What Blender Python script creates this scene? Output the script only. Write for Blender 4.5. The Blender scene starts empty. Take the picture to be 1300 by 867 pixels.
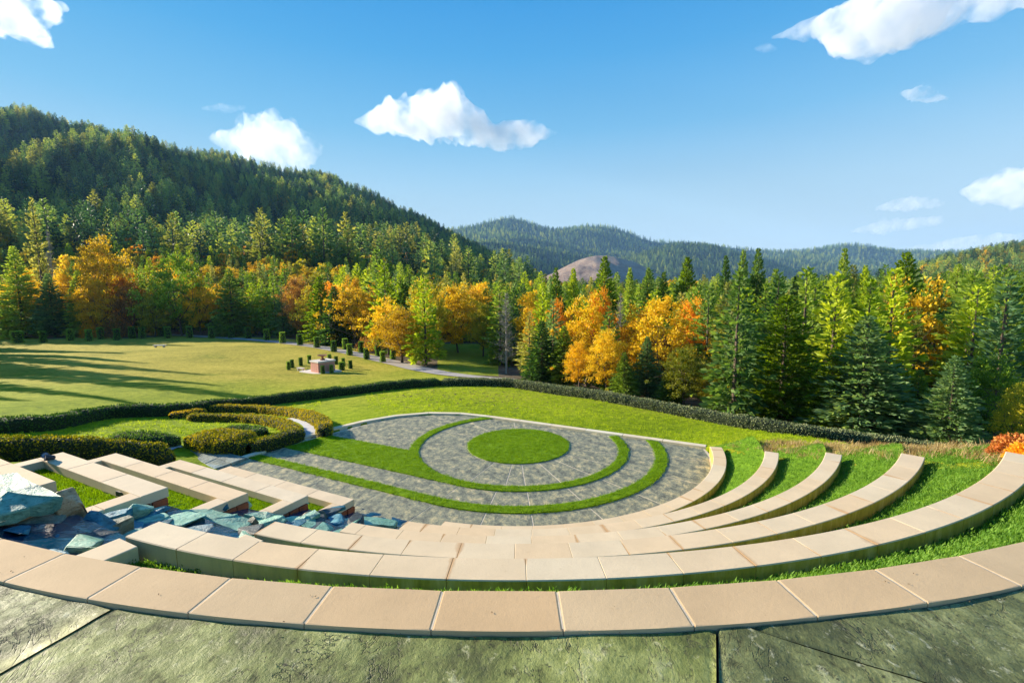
import bpy, bmesh, math, random
import numpy as np
from mathutils import Vector, Matrix
S = bpy.context.scene
COL = S.collection
rad = math.radians
# ------------------------------------------------------------------ camera, world, sun
F = 578.0; PIT = rad(6.4718); ROLL = rad(-0.5721); EYE = np.array([0.0, 0.0, 6.0])
cR, sR, cP, sP = math.cos(ROLL), math.sin(ROLL), math.cos(PIT), math.sin(PIT)
Rx = np.array([1.0, 0, 0]); Uy = np.array([0, sP, cP]); Fw = np.array([0, cP, -sP])
camX = cR * Rx + sR * Uy; camY = -sR * Rx + cR * Uy
cd = bpy.data.cameras.new('camera'); cam = bpy.data.objects.new('camera', cd); COL.objects.link(cam)
cd.sensor_width = 36; cd.lens = 36 * F / 1300; cd.clip_start = .05; cd.clip_end = 60000
m = Matrix.Identity(4)
for i in range(3):
    m[i][0] = camX[i]; m[i][1] = camY[i]; m[i][2] = -Fw[i]; m[i][3] = EYE[i]
cam.matrix_world = m; S.camera = cam
SUN_AZ = rad(156); SUN_EL = rad(18)
W = bpy.data.worlds.new('World'); S.world = W; W.use_nodes = True
wt = W.node_tree; wt.nodes.clear()
wo = wt.nodes.new('ShaderNodeOutputWorld'); bg = wt.nodes.new('ShaderNodeBackground')
sk = wt.nodes.new('ShaderNodeTexSky'); sk.sky_type = 'NISHITA'; sk.sun_disc = False
sk.sun_elevation = SUN_EL; sk.sun_rotation = math.pi / 2 - SUN_AZ
sk.altitude = 600; sk.air_density = 1.0; sk.dust_density = 0; sk.ozone_density = 3.0
hs = wt.nodes.new('ShaderNodeHueSaturation'); hs.inputs['Saturation'].default_value = 1.18
wt.links.new(sk.outputs[0], hs.inputs['Color'])
def wm(op, a, b):
    nd = wt.nodes.new('ShaderNodeMath'); nd.operation = op
    for i, v in enumerate((a, b)):
        if isinstance(v, float): nd.inputs[i].default_value = v
        else: wt.links.new(v, nd.inputs[i])
    return nd.outputs[0]
spr = wt.nodes.new('ShaderNodeSeparateColor'); cmb = wt.nodes.new('ShaderNodeCombineColor'); wt.links.new(hs.outputs[0], spr.inputs[0])
EXPO = 1.4
tc_ = wt.nodes.new('ShaderNodeTexCoord'); sx_ = wt.nodes.new('ShaderNodeSeparateXYZ'); wt.links.new(tc_.outputs['Generated'], sx_.inputs[0])
grd = wt.nodes.new('ShaderNodeValToRGB'); wt.links.new(sx_.outputs[2], grd.inputs[0]); cr_ = grd.color_ramp
def lin(c): return tuple(((v / 255 + .055) / 1.055) ** 2.4 for v in c) + (1,)
stp = [(0, (226, 240, 247)), (.09, (212, 234, 246)), (.19, (186, 221, 243)), (.31, (126, 194, 238)), (.43, (76, 170, 232)), (.54, (34, 150, 226)), (.8, (38, 122, 205)), (1, (30, 105, 190))]
while len(cr_.elements) < len(stp): cr_.elements.new(.5)
for e_, (p_, c_) in zip(cr_.elements, stp): e_.position = p_; e_.color = lin(c_)
spg = wt.nodes.new('ShaderNodeSeparateColor'); wt.links.new(grd.outputs[0], spg.inputs[0])
for i, (g_, cap) in enumerate(((.72, 2.35), (1.0, 3.0), (1.08, 3.5))):   # soft shoulder: the hazy band near the sun stays pale blue
    x_ = wm('MULTIPLY', spr.outputs[i], g_); q_ = wm('POWER', wm('DIVIDE', x_, cap), 3.0); n_ = wm('DIVIDE', x_, wm('POWER', wm('ADD', q_, 1.0), 1 / 3))
    k_ = wm('MULTIPLY', spg.outputs[i], 1 / (.15 * 2 ** EXPO)); wt.links.new(wm('ADD', wm('MULTIPLY', n_, .09), wm('MULTIPLY', k_, .86)), cmb.inputs[i])
wt.links.new(cmb.outputs[0], bg.inputs[0]); wt.links.new(bg.outputs[0], wo.inputs[0])
bg.inputs[1].default_value = .15
sl = bpy.data.lights.new('sun', 'SUN'); sl.energy = 5.0; sl.angle = rad(.5); sl.color = (1, .87, .68)
so = bpy.data.objects.new('sun', sl); COL.objects.link(so)
sd = Vector((math.cos(SUN_AZ) * math.cos(SUN_EL), math.sin(SUN_AZ) * math.cos(SUN_EL), math.sin(SUN_EL)))
so.rotation_euler = sd.to_track_quat('Z', 'Y').to_euler(); so.location = (-60, 60, 60)
S.view_settings.view_transform = 'Standard'; S.view_settings.look = 'None'
S.view_settings.exposure = EXPO; S.view_settings.gamma = 1
S.render.engine = 'CYCLES'
S.cycles.max_bounces = 6; S.cycles.diffuse_bounces = 3; S.cycles.glossy_bounces = 2
S.cycles.transmission_bounces = 3; S.cycles.transparent_max_bounces = 8; S.cycles.volume_bounces = 7
S.cycles.sample_clamp_indirect = 4

# ------------------------------------------------------------------ geometry helpers
def ray(px, py):
    u = (px - 650) / F; v = (433.5 - py) / F
    return u * camX + v * camY + Fw
def at(px, py, z):
    d = ray(px, py); t = (z - 6) / d[2]
    return np.array([d[0] * t, d[1] * t, z])
def at_y(px, py, y):
    d = ray(px, py); t = y / d[1]
    return EYE + d * t
C0 = np.array([0.208, 17.177])
ZB = [0, .437, 1.141, 1.807, 2.518, 3.205, 3.936]
RI = [1.966, 6.93, 8.35, 9.79, 11.235, 12.685, 14.25]
RO = [0, 7.327, 8.712, 10.13, 11.61, 13.06, 14.624]
TEND = [0, -13.5, -28.8, -37.4, -45, -50.2, -40]
AX = np.array([-.8918, .4524]); NX = np.array([-.4524, -.8918])
def rs(r, s): p = C0 + r * NX + s * AX; return (float(p[0]), float(p[1]))
def pol(r, deg): return (float(C0[0] + r * math.cos(rad(deg))), float(C0[1] + r * math.sin(rad(deg))))
def to_rs(x, y): dx, dy = x - C0[0], y - C0[1]; return dx * NX[0] + dy * NX[1], dx * AX[0] + dy * AX[1]

# thin plate spline for the near and middle ground
ctl = []
for w in [(-10.3, 15.1), (-9.6, 16.1), (-9.0, 17.5), (-7.65, 19.64), (-6.2, 21.1), (-4.05, 21.8), (-2.3, 21.7), (-1, 20.95), (1.7, 19.5), (3.6, 18.6), (7.1, 16.8), (0, 17), (4, 13), (-4, 14)]:
    ctl.append((*w, -.02))
for p in [(560, 487, -1.8), (640, 488, -1.8), (800, 512, -1.6), (900, 530, -1.8), (1000, 547, -1.9), (1100, 565, -2.0), (1230, 580, -2.1), (1330, 590, -1.9),
          (0, 548, .5), (230, 528, -.7), (430, 500, -1.5), (0, 520, -.2), (0, 440, -3.6), (0, 431, -4.2), (300, 429, -4.5), (140, 470, -2.4), (300, 480, -2.2), (-120, 480, -1.8), (-200, 560, .8),
          (400, 474, -3.3), (460, 451, -4.1), (520, 465, -3.7), (560, 474, -3.4), (640, 480, -3.2), (560, 450, -4.6), (620, 462, -4.4),
          (30, 590, 1.5), (120, 588, 1.1), (200, 590, .5), (240, 584, .15), (262, 560, -.05), (640, 510, -.9), (560, 505, -.8), (450, 515, -.8), (900, 550, -.6)]:
    w = at(*p); ctl.append((w[0], w[1], w[2]))
for n in range(1, 6):
    zm = ZB[n] + .05; rm = (RO[n] + RI[n + 1]) / 2
    for a, dz in ((0, 0), (8, -.25)):
        ctl.append((*pol(rm, TEND[n] + a), zm + dz))
    ctl.append((*pol(rm + .3, TEND[n] - 25), zm))
    x, y = pol(rm, TEND[n]); ctl.append((x + 4.5 + .3 * n, y + 3.2, zm * .38 - .5))
    ctl.append((*rs(rm, 8.2), zm - .1)) if n < 4 else None
ctl += [(-16, 8, 2.6), (-14, 3, 3.6), (0, 2, 3.7), (10, 3, 3.6), (-5, 0, 3.7), (14, -3, 3.5), (-20, -8, 3.5), (20, 4, 1.6), (28, 14, -1.4), (40, 30, -4), (60, 50, -6), (30, 40, -5), (10, 60, -5.5), (0, 90, -5), (50, 90, -7),
        (-60, 20, 0), (-80, 50, -2), (-100, 110, -4.5), (-40, 115, -4.8), (25, 22, -2.2), (0, -20, 3.6), (-30, -20, 3.2), (30, -20, 3.0), (60, -10, -3), (-60, -20, 3)]
ctl = np.array(ctl, float)
def _tps(r2): return .5 * r2 * np.log(r2 + 1e-9)
_n = len(ctl); _A = np.zeros((_n + 3, _n + 3))
_d2 = ((ctl[:, None, :2] - ctl[None, :, :2]) ** 2).sum(-1)
_A[:_n, :_n] = _tps(_d2) + np.eye(_n) * 1.2; _A[:_n, _n] = 1; _A[:_n, _n + 1:] = ctl[:, :2]; _A[_n:, :_n] = _A[:_n, _n:].T
_w = np.linalg.solve(_A, np.concatenate([ctl[:, 2], np.zeros(3)]))
def tps(x, y):
    x = np.asarray(x, float); y = np.asarray(y, float); sh = x.shape; x = x.ravel(); y = y.ravel(); out = np.zeros(len(x))
    for i in range(0, len(x), 20000):
        X = x[i:i + 20000]; Y = y[i:i + 20000]
        d2 = (X[:, None] - ctl[None, :, 0]) ** 2 + (Y[:, None] - ctl[None, :, 1]) ** 2
        out[i:i + 20000] = _tps(d2) @ _w[:_n] + _w[_n] + _w[_n + 1] * X + _w[_n + 2] * Y
    return out.reshape(sh)
def sst(a, b, x): t = np.clip((x - a) / (b - a), 0, 1); return t * t * (3 - 2 * t)
# deterministic smooth value noise
_rng = np.random.RandomState(5); _LAT = _rng.rand(256, 256)
def vnoise(x, y, sc=1.0, oct=4):
    x = np.asarray(x, float) / sc; y = np.asarray(y, float) / sc; t = 0; a = 1; s = 0
    for o in range(oct):
        xi = np.floor(x).astype(int); yi = np.floor(y).astype(int); fx = x - xi; fy = y - yi
        fx = fx * fx * (3 - 2 * fx); fy = fy * fy * (3 - 2 * fy)
        g = lambda i, j: _LAT[(xi + i) % 256, (yi + j) % 256]
        v = (g(0, 0) * (1 - fx) + g(1, 0) * fx) * (1 - fy) + (g(0, 1) * (1 - fx) + g(1, 1) * fx) * fy
        t = t + a * v; s += a; a *= .5; x = x * 2.03 + 17.3; y = y * 2.03 + 9.1
    return t / s
def gnd(x, y):
    """ground without the built amphitheatre"""
    x = np.asarray(x, float); y = np.asarray(y, float)
    d = np.hypot(x, y); k = sst(85, 150, d)
    z = tps(x, y); z = np.clip(z, -8, 4.2)
    z = z + (vnoise(x, y, 7, 2) - .5) * .16 * sst(6, 30, d)
    return z * (1 - k) + k * (-5.2 - 2 * sst(-.2, .4, x / np.maximum(y, 1)))
def gz(x, y): return float(gnd(np.array([x]), np.array([y]))[0])
def atg(px, py):
    """where the line of sight through a photo point meets the ground"""
    d = ray(px, py); t = np.concatenate([np.arange(3, 60, .1), np.arange(60, 160, .4)])
    P = EYE[None] + d[None] * t[:, None]; g = gnd(P[:, 0], P[:, 1])
    k = np.argmax(P[:, 2] < g)
    if P[k, 2] >= g[k]: k = len(t) - 1
    return np.array([P[k, 0], P[k, 1], g[k]])

def mesh_np(name, V, Fs, mats=(), mi=None, smooth=False):
    """V (n,3); Fs (k,3|4) array or list of faces"""
    me = bpy.data.meshes.new(name)
    if isinstance(Fs, np.ndarray):
        V = np.asarray(V, np.float32); k = Fs.shape[1]
        me.vertices.add(len(V)); me.vertices.foreach_set('co', V.ravel())
        me.loops.add(Fs.size); me.loops.foreach_set('vertex_index', Fs.astype(np.int32).ravel())
        me.polygons.add(len(Fs)); me.polygons.foreach_set('loop_start', np.arange(0, Fs.size, k, dtype=np.int32))
        me.update(calc_edges=True)
    else:
        me.from_pydata([tuple(map(float, v)) for v in V], [], Fs)
    for mt in mats: me.materials.append(mt)
    if mi is not None: me.polygons.foreach_set('material_index', np.asarray(mi, np.int32))
    if smooth: me.polygons.foreach_set('use_smooth', [True] * len(me.polygons))
    me.update(); return me
def ob(name, me, parent=None, **kw):
    o = bpy.data.objects.new(name, me); COL.objects.link(o)
    if parent: o.parent = parent
    for k, v in kw.items(): o[k] = v
    return o
def thing(name, label, cat, loc=(0, 0, 0), rz=0, group=None):
    o = bpy.data.objects.new(name, None); COL.objects.link(o); o.location = loc; o.rotation_euler = (0, 0, rz)
    o.empty_display_size = .2; o['label'] = label; o['category'] = cat
    if group: o['group'] = group
    return o
def prism(name, pts, z0, z1, mats, bevel=0.012, mi_side=0):
    """extruded polygon, pts ccw or cw list of (x,y)"""
    a = sum(pts[i][0] * pts[(i + 1) % len(pts)][1] - pts[(i + 1) % len(pts)][0] * pts[i][1] for i in range(len(pts)))
    if a < 0: pts = pts[::-1]
    bm = bmesh.new()
    lo = [bm.verts.new((p[0], p[1], z0 if not callable(z0) else z0(*p))) for p in pts]
    hi = [bm.verts.new((p[0], p[1], z1 if not callable(z1) else z1(*p))) for p in pts]
    top = bm.faces.new(hi); bm.faces.new(lo[::-1]); n = len(pts)
    for i in range(n):
        f = bm.faces.new((lo[i], lo[(i + 1) % n], hi[(i + 1) % n], hi[i])); f.material_index = mi_side
    if bevel:
        es = [e for e in top.edges]
        bmesh.ops.bevel(bm, geom=es, offset=bevel, segments=2, affect='EDGES', profile=.6)
    bm.normal_update()
    me = bpy.data.meshes.new(name); bm.to_mesh(me); bm.free()
    for mt in mats: me.materials.append(mt)
    return me
def arc(r, a0, a1, step=1.5):
    n = max(2, int(abs(a1 - a0) / step) + 1)
    return [pol(r, a0 + (a1 - a0) * i / n) for i in range(n + 1)]
def clip(poly, P):
    """Sutherland-Hodgman of poly against convex ccw P"""
    out = poly
    for i in range(len(P)):
        a, b = P[i], P[(i + 1) % len(P)]; inp = out; out = []
        if not inp: return []
        ins = lambda p: (b[0] - a[0]) * (p[1] - a[1]) - (b[1] - a[1]) * (p[0] - a[0]) >= 0
        for j in range(len(inp)):
            p, q = inp[j - 1], inp[j]; ip, iq = ins(p), ins(q)
            if ip != iq:
                d1 = (b[0] - a[0]) * (p[1] - a[1]) - (b[1] - a[1]) * (p[0] - a[0])
                d2 = (b[0] - a[0]) * (q[1] - a[1]) - (b[1] - a[1]) * (q[0] - a[0]); t = d1 / (d1 - d2)
                out.append((p[0] + (q[0] - p[0]) * t, p[1] + (q[1] - p[1]) * t))
            if iq: out.append(q)
    r = []
    for p in out:
        if not r or math.hypot(p[0] - r[-1][0], p[1] - r[-1][1]) > .012: r.append(p)
    while len(r) > 2 and math.hypot(r[0][0] - r[-1][0], r[0][1] - r[-1][1]) < .012: r.pop()
    return r if len(r) > 2 else []

# ------------------------------------------------------------------ materials
class NT:
    def __init__(s, name):
        s.m = bpy.data.materials.new(name); s.m.use_nodes = True; s.t = s.m.node_tree; s.t.nodes.clear()
        s.o = s.n('ShaderNodeOutputMaterial')
    def n(s, ty, **kw):
        nd = s.t.nodes.new(ty)
        for k, v in kw.items():
            if k in nd.inputs.keys(): s.set(nd.inputs[k], v)
            else: setattr(nd, k, v)
        return nd
    def set(s, inp, v):
        if isinstance(v, bpy.types.NodeSocket): s.t.links.new(v, inp)
        else:
            if hasattr(inp, 'default_value') and hasattr(inp.default_value, '__len__') and not hasattr(v, '__len__'): v = (v,) * len(inp.default_value)
            if hasattr(v, '__len__') and len(v) == 3 and inp.type == 'RGBA': v = (*v, 1)
            inp.default_value = v
    def pos(s, obj=False):
        return s.n('ShaderNodeTexCoord').outputs['Object'] if obj else s.n('ShaderNodeNewGeometry').outputs['Position']
    def noise(s, vec, sc, det=4, rough=.55, dist=0, col=False):
        nd = s.n('ShaderNodeTexNoise'); s.set(nd.inputs['Vector'], vec); s.set(nd.inputs['Scale'], sc); nd.inputs['Detail'].default_value = det
        nd.inputs['Roughness'].default_value = rough; nd.inputs['Distortion'].default_value = dist
        return nd.outputs['Color' if col else 'Fac']
    def voro(s, vec, sc, feat='F1', out='Distance'):
        nd = s.n('ShaderNodeTexVoronoi'); nd.feature = feat; s.set(nd.inputs['Vector'], vec); nd.inputs['Scale'].default_value = sc; return nd.outputs[out]
    def math(s, op, a, b=0.0, clamp=False):
        nd = s.n('ShaderNodeMath'); nd.operation = op; nd.use_clamp = clamp; s.set(nd.inputs[0], a); s.set(nd.inputs[1], b); return nd.outputs[0]
    def ramp(s, fac, stops, interp='LINEAR'):
        nd = s.n('ShaderNodeValToRGB'); s.set(nd.inputs[0], fac); cr = nd.color_ramp; cr.interpolation = interp
        while len(cr.elements) < len(stops): cr.elements.new(.5)
        for e, (p, c) in zip(cr.elements, stops):
            e.position = p; c = (c,) * 3 if not hasattr(c, '__len__') else c; e.color = (*c, 1)
        return nd.outputs[0]
    def mix(s, fac, a, b, mode='MIX'):
        nd = s.n('ShaderNodeMix'); nd.data_type = 'RGBA'; nd.blend_type = mode; s.set(nd.inputs[0], fac); s.set(nd.inputs[6], a); s.set(nd.inputs[7], b); return nd.outputs[2]
    def mapr(s, v, a, b, c=0, d=1):
        nd = s.n('ShaderNodeMapRange'); s.set(nd.inputs[0], v); nd.inputs[1].default_value = a; nd.inputs[2].default_value = b; nd.inputs[3].default_value = c; nd.inputs[4].default_value = d; return nd.outputs[0]
    def scale(s, vec, x, y, z, rz=0):
        nd = s.n('ShaderNodeMapping'); s.set(nd.inputs[0], vec); nd.inputs['Scale'].default_value = (x, y, z); nd.inputs['Rotation'].default_value = (0, 0, rz); return nd.outputs[0]
    def bump(s, h, st, dist=.02):
        nd = s.n('ShaderNodeBump'); s.set(nd.inputs['Height'], h); nd.inputs['Strength'].default_value = st; nd.inputs['Distance'].default_value = dist; return nd.outputs[0]
    def bsdf(s, col, rough=.8, normal=None, spec=.3, **kw):
        nd = s.n('ShaderNodeBsdfPrincipled'); s.set(nd.inputs['Base Color'], col); s.set(nd.inputs['Roughness'], rough); nd.inputs['Specular IOR Level'].default_value = spec
        if normal is not None: s.set(nd.inputs['Normal'], normal)
        for k, v in kw.items(): s.set(nd.inputs[k.replace('_', ' ')], v)
        s.t.links.new(nd.outputs[0], s.o.inputs[0]); return nd
def rnd(n): return n.n('ShaderNodeObjectInfo').outputs['Random']

def mat_cast(name, base, stains=True, riser=False, grain=1.0):
    n = NT(name); p = n.pos(); r = rnd(n)
    f = n.noise(p, 1.7, 5, .6); g = n.noise(p, 110, 3, .75)
    b = np.array(base)
    col = n.ramp(f, [(.3, b * .9), (.55, b), (.75, np.minimum(b * 1.1, 1))])
    col = n.mix(n.mapr(r, 0, 1, 0, 1), col, n.mix(1, col, tuple(np.array((1.0, .9, .8))), 'MULTIPLY'))
    col = n.mix(n.math('MULTIPLY', n.mapr(g, .35, .7), .14), col, tuple(b * .5), 'MIX')
    col = n.mix(n.math('MULTIPLY', n.mapr(n.noise(p, 14, 4, .75), .62, .72), .28), col, tuple(b * np.array((.6, .5, .38))))
    if stains:
        uv = n.n('ShaderNodeUVMap').outputs[0]; sx = n.n('ShaderNodeSeparateXYZ'); n.set(sx.inputs[0], uv)
        u = sx.outputs[0]   # metres from the nearest joint
        w = n.math('MULTIPLY', n.noise(p, 6, 4, .6), n.mapr(n.noise(p, .9, 1), .5, .68, 0, .15))
        st = n.math('SUBTRACT', 1, n.math('DIVIDE', u, n.math('ADD', w, .0005)), True)
        st = n.math('MULTIPLY', st, .7)
        col = n.mix(st, col, (.42, .2, .06))
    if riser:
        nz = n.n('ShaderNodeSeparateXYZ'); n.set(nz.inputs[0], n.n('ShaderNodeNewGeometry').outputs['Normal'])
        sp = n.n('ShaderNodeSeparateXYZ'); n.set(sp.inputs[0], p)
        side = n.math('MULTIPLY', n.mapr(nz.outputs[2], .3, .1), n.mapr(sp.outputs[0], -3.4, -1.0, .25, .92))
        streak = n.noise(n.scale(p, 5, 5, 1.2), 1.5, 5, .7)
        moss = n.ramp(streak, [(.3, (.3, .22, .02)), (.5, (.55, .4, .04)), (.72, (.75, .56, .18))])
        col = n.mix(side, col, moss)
    h = n.math('ADD', n.math('MULTIPLY', g, .6), n.noise(p, 25, 4, .7))
    n.bsdf(col, .82, n.bump(h, .22 * grain, .01), .25)
    return n.m
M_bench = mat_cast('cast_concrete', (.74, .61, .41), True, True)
M_coping = mat_cast('cast_concrete_rosy', (.61, .455, .265), False)
M_lwall = mat_cast('cast_concrete_pale', (.74, .61, .42), False)
M_curb = mat_cast('curb_concrete', (.75, .68, .5), False)
def mat_slate(name, cols, sc=1.0, bumpst=.5, joints=False, big=True):
    n = NT(name); p0 = n.pos(); p = n.scale(p0, 1, .72, 1, .6)
    f = n.noise(p, 2.6 * sc, 10, .74, .15); f2 = n.noise(p, 11 * sc, 7, .75); f3 = n.noise(p0, 60 * sc, 4, .75)
    col = n.ramp(f, [(.33, cols[0]), (.44, cols[1]), (.52, cols[2]), (.6, cols[3]), (.72, cols[4])])
    k = n.mapr(f2, .55, .66)
    col = n.mix(n.math('MULTIPLY', k, .75), col, tuple(np.array(cols[0]) * .45))
    k2 = n.mapr(n.noise(p, 17 * sc, 5, .65, .4), .6, .7)
    col = n.mix(n.math('MULTIPLY', k2, .55), col, tuple(np.minimum(np.array(cols[4]) * 1.25, 1)))
    ridg = n.math('ABSOLUTE', n.math('SUBTRACT', n.noise(p, 1.1 * sc, 7, .65, 1.5), .5))
    crack = n.math('MULTIPLY', n.mapr(ridg, 0, .007, 1, 0), n.mapr(n.noise(p0, 1.3, 2), .4, .47))
    col = n.mix(n.math('MULTIPLY', crack, .65), col, tuple(np.array(cols[0]) * .25))
    pit = n.math('MULTIPLY', n.mapr(n.noise(p0, 38 * sc, 3, .6), .6, .67), n.mapr(n.noise(p0, 5 * sc, 3, .6), .42, .56)); col = n.mix(n.math('MULTIPLY', pit, .8), col, tuple(np.array(cols[0]) * .35))
    h = n.math('ADD', n.math('MULTIPLY', f, 1.3), n.math('ADD', n.math('MULTIPLY', f2, .7), n.math('MULTIPLY', f3, .15)))
    h = n.math('SUBTRACT', h, n.math('MULTIPLY', crack, .5)); h = n.math('SUBTRACT', h, n.math('MULTIPLY', k, .25))
    n.bsdf(col, n.mapr(f2, .3, .7, .5, .85), n.bump(h, bumpst, .05), .4)
    return n.m
M_terrace = mat_slate('stamped_slate_green', [(.035, .042, .008), (.105, .125, .024), (.19, .22, .05), (.3, .33, .1), (.52, .5, .28)], .8, .6)
M_terrace2 = mat_slate('stamped_slate_grey', [(.035, .042, .012), (.1, .115, .035), (.18, .2, .068), (.29, .31, .13), (.5, .49, .32)], .8, .6)
M_plaza = mat_slate('stamped_slate_blue', [(.07, .075, .055), (.17, .175, .125), (.28, .28, .18), (.5, .42, .22), (.74, .62, .4)], 1.6, .4)
def flat(name, col, rough=.8, var=.25, sc=8, bs=.3):
    n = NT(name); p = n.pos(); f = n.noise(p, sc, 5, .65); b = np.array(col)
    c = n.ramp(f, [(.25, b * (1 - var)), (.5, b), (.75, np.minimum(b * (1 + var), 1))])
    n.bsdf(c, rough, n.bump(f, bs, .02)); return n.m
M_joint = flat('joint_filler', (.62, .52, .38), .9)
M_dark = flat('joint_dark', (.03, .028, .025), .95)  # near-black bed seen in the gaps between terrace floor panels
M_soil = flat('soil', (.1, .07, .04), .95, .5, 12)
def foliage(name, c0, c1, c2, trans=.35, sc=.35, rough=.6, wr=(.42, .62, .55)):
    """colour varies by tree, by clump and by leaf"""
    n = NT(name); geo = n.n('ShaderNodeNewGeometry'); isl = geo.outputs['Random Per Island']; r = rnd(n)
    f = n.noise(geo.outputs['Position'], sc, 3, .6)
    k = n.math('ADD', n.math('ADD', n.math('MULTIPLY', isl, wr[0]), (1 - wr[0] - wr[1]) * .5), n.math('ADD', n.math('MULTIPLY', f, wr[1]), n.math('MULTIPLY', n.math('SUBTRACT', r, .5), wr[2])))
    col = n.ramp(k, [(.15, c0), (.5, c1), (.85, c2)])
    d = n.n('ShaderNodeBsdfPrincipled'); n.set(d.inputs['Base Color'], col); d.inputs['Roughness'].default_value = rough; d.inputs['Specular IOR Level'].default_value = .25
    t = n.n('ShaderNodeBsdfTranslucent'); n.set(t.inputs[0], n.mix(1, col, (1.25, 1.2, .6), 'MULTIPLY'))
    mx = n.n('ShaderNodeMixShader'); mx.inputs[0].default_value = trans
    n.t.links.new(d.outputs[0], mx.inputs[1]); n.t.links.new(t.outputs[0], mx.inputs[2]); n.t.links.new(mx.outputs[0], n.o.inputs[0])
    return n.m
MF = {
 'fir': foliage('fir_needles', (.05, .13, .02), (.18, .29, .035), (.4, .5, .07), .5),
 'blue': foliage('blue_fir_needles', (.07, .16, .07), (.16, .28, .11), (.34, .45, .18), .5),
 'lime': foliage('sunny_fir_needles', (0.09, 0.168, 0.008), (0.258, 0.374, 0.015), (0.515, 0.592, 0.039), .5),
 'dark': foliage('dark_fir_needles', (.03, .09, .025), (.1, .2, .04), (.26, .37, .07), .5),
 'pale': foliage('pale_pine_needles', (.12, .15, .03), (.27, .29, .07), (.46, .44, .13), .5),
 'mfir': foliage('slope_fir', (.035, .1, .045), (.17, .29, .07), (.5, .56, .11), .35, .1, .6, (.12, .2, 1.1)),
 'mdark': foliage('slope_dark_fir', (.03, .08, .06), (.09, .2, .08), (.28, .4, .11), .35, .1, .6, (.12, .2, 1.0)),
 'topiary': foliage('topiary_leaves', (0.075, 0.18, 0.022), (0.18, 0.345, 0.038), (0.375, 0.57, 0.075), .3, 2),
 'yellow': foliage('yellow_leaves', (.35, .22, .01), (.75, .5, .015), (.95, .72, .05), .4, .8),
 'gold': foliage('golden_leaves', (.36, .21, .01), (.78, .47, .015), (.92, .67, .04), .4, .8),
 'orange': foliage('orange_leaves', (.38, .14, .01), (.78, .32, .012), (.92, .5, .03), .4, .8),
 'rust': foliage('rust_leaves', (.2, .09, .02), (.45, .22, .05), (.66, .4, .1), .35, .8),
 'olive': foliage('olive_leaves', (0.112, 0.15, 0.01), (0.35, 0.338, 0.019), (0.75, 0.575, 0.037), .35, .8),
 'oak': foliage('green_leaves', (0.057, 0.138, 0.009), (0.172, 0.299, 0.017), (0.368, 0.483, 0.046), .35, .8),
 'hedge': foliage('hedge_leaves', (0.045, 0.112, 0.015), (0.112, 0.225, 0.027), (0.255, 0.39, 0.045), .2, 2),
 'hedgegrey': foliage('grey_hedge_leaves', (.05, .08, .035), (.16, .2, .09), (.36, .39, .2), .2, 2),
 'hedgegold': foliage('golden_hedge_leaves', (.1, .14, .006), (.42, .36, .012), (.85, .55, .02), .3, 2),
 'red': foliage('red_leaves', (.3, .07, .02), (.55, .17, .04), (.75, .38, .1), .35, 2),
}
M_bark = flat('bark', (.1, .075, .055), .95, .4, 6)
M_deadwood = flat('dead_wood', (.3, .27, .24), .95, .3, 6)
def grass_mat(name, c0, c1, c2, sc=3.0, bs=.6, fine=28):
    n = NT(name); p = n.pos(); f = n.noise(p, sc, 5, .65); g = n.noise(p, fine, 4, .75); l = n.noise(p, .22, 3, .6)
    k = n.math('ADD', n.math('MULTIPLY', f, .45), n.math('ADD', n.math('MULTIPLY', g, .35), n.math('MULTIPLY', l, .2)))
    col = n.ramp(k, [(.34, c0), (.5, c1), (.66, c2)])
    n.bsdf(col, .9, n.bump(n.math('ADD', g, f), bs, .06), .15); return n.m
def blade_mat(name, c0, c1, c2):
    return foliage(name, c0, c1, c2, .45, .9, .7)
M_turf = grass_mat('turf', (.09, .17, .002), (.15, .27, .003), (.22, .35, .005), 2.5, .5, 50)
MB_turf = blade_mat('turf_blades', (.1, .2, .002), (.17, .31, .003), (.27, .42, .008))
MB_strip = blade_mat('terrace_blades', (.06, .15, .015), (.12, .26, .025), (.24, .4, .06))
M_strip = grass_mat('terrace_grass', (.06, .14, .006), (.12, .24, .01), (.2, .34, .02), 3, .7)
MB_lawn = blade_mat('lawn_blades', (.18, .28, .005), (.33, .45, .008), (.5, .6, .02))
MB_dry = blade_mat('dry_blades', (.22, .14, .06), (.42, .3, .14), (.6, .48, .26))

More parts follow.
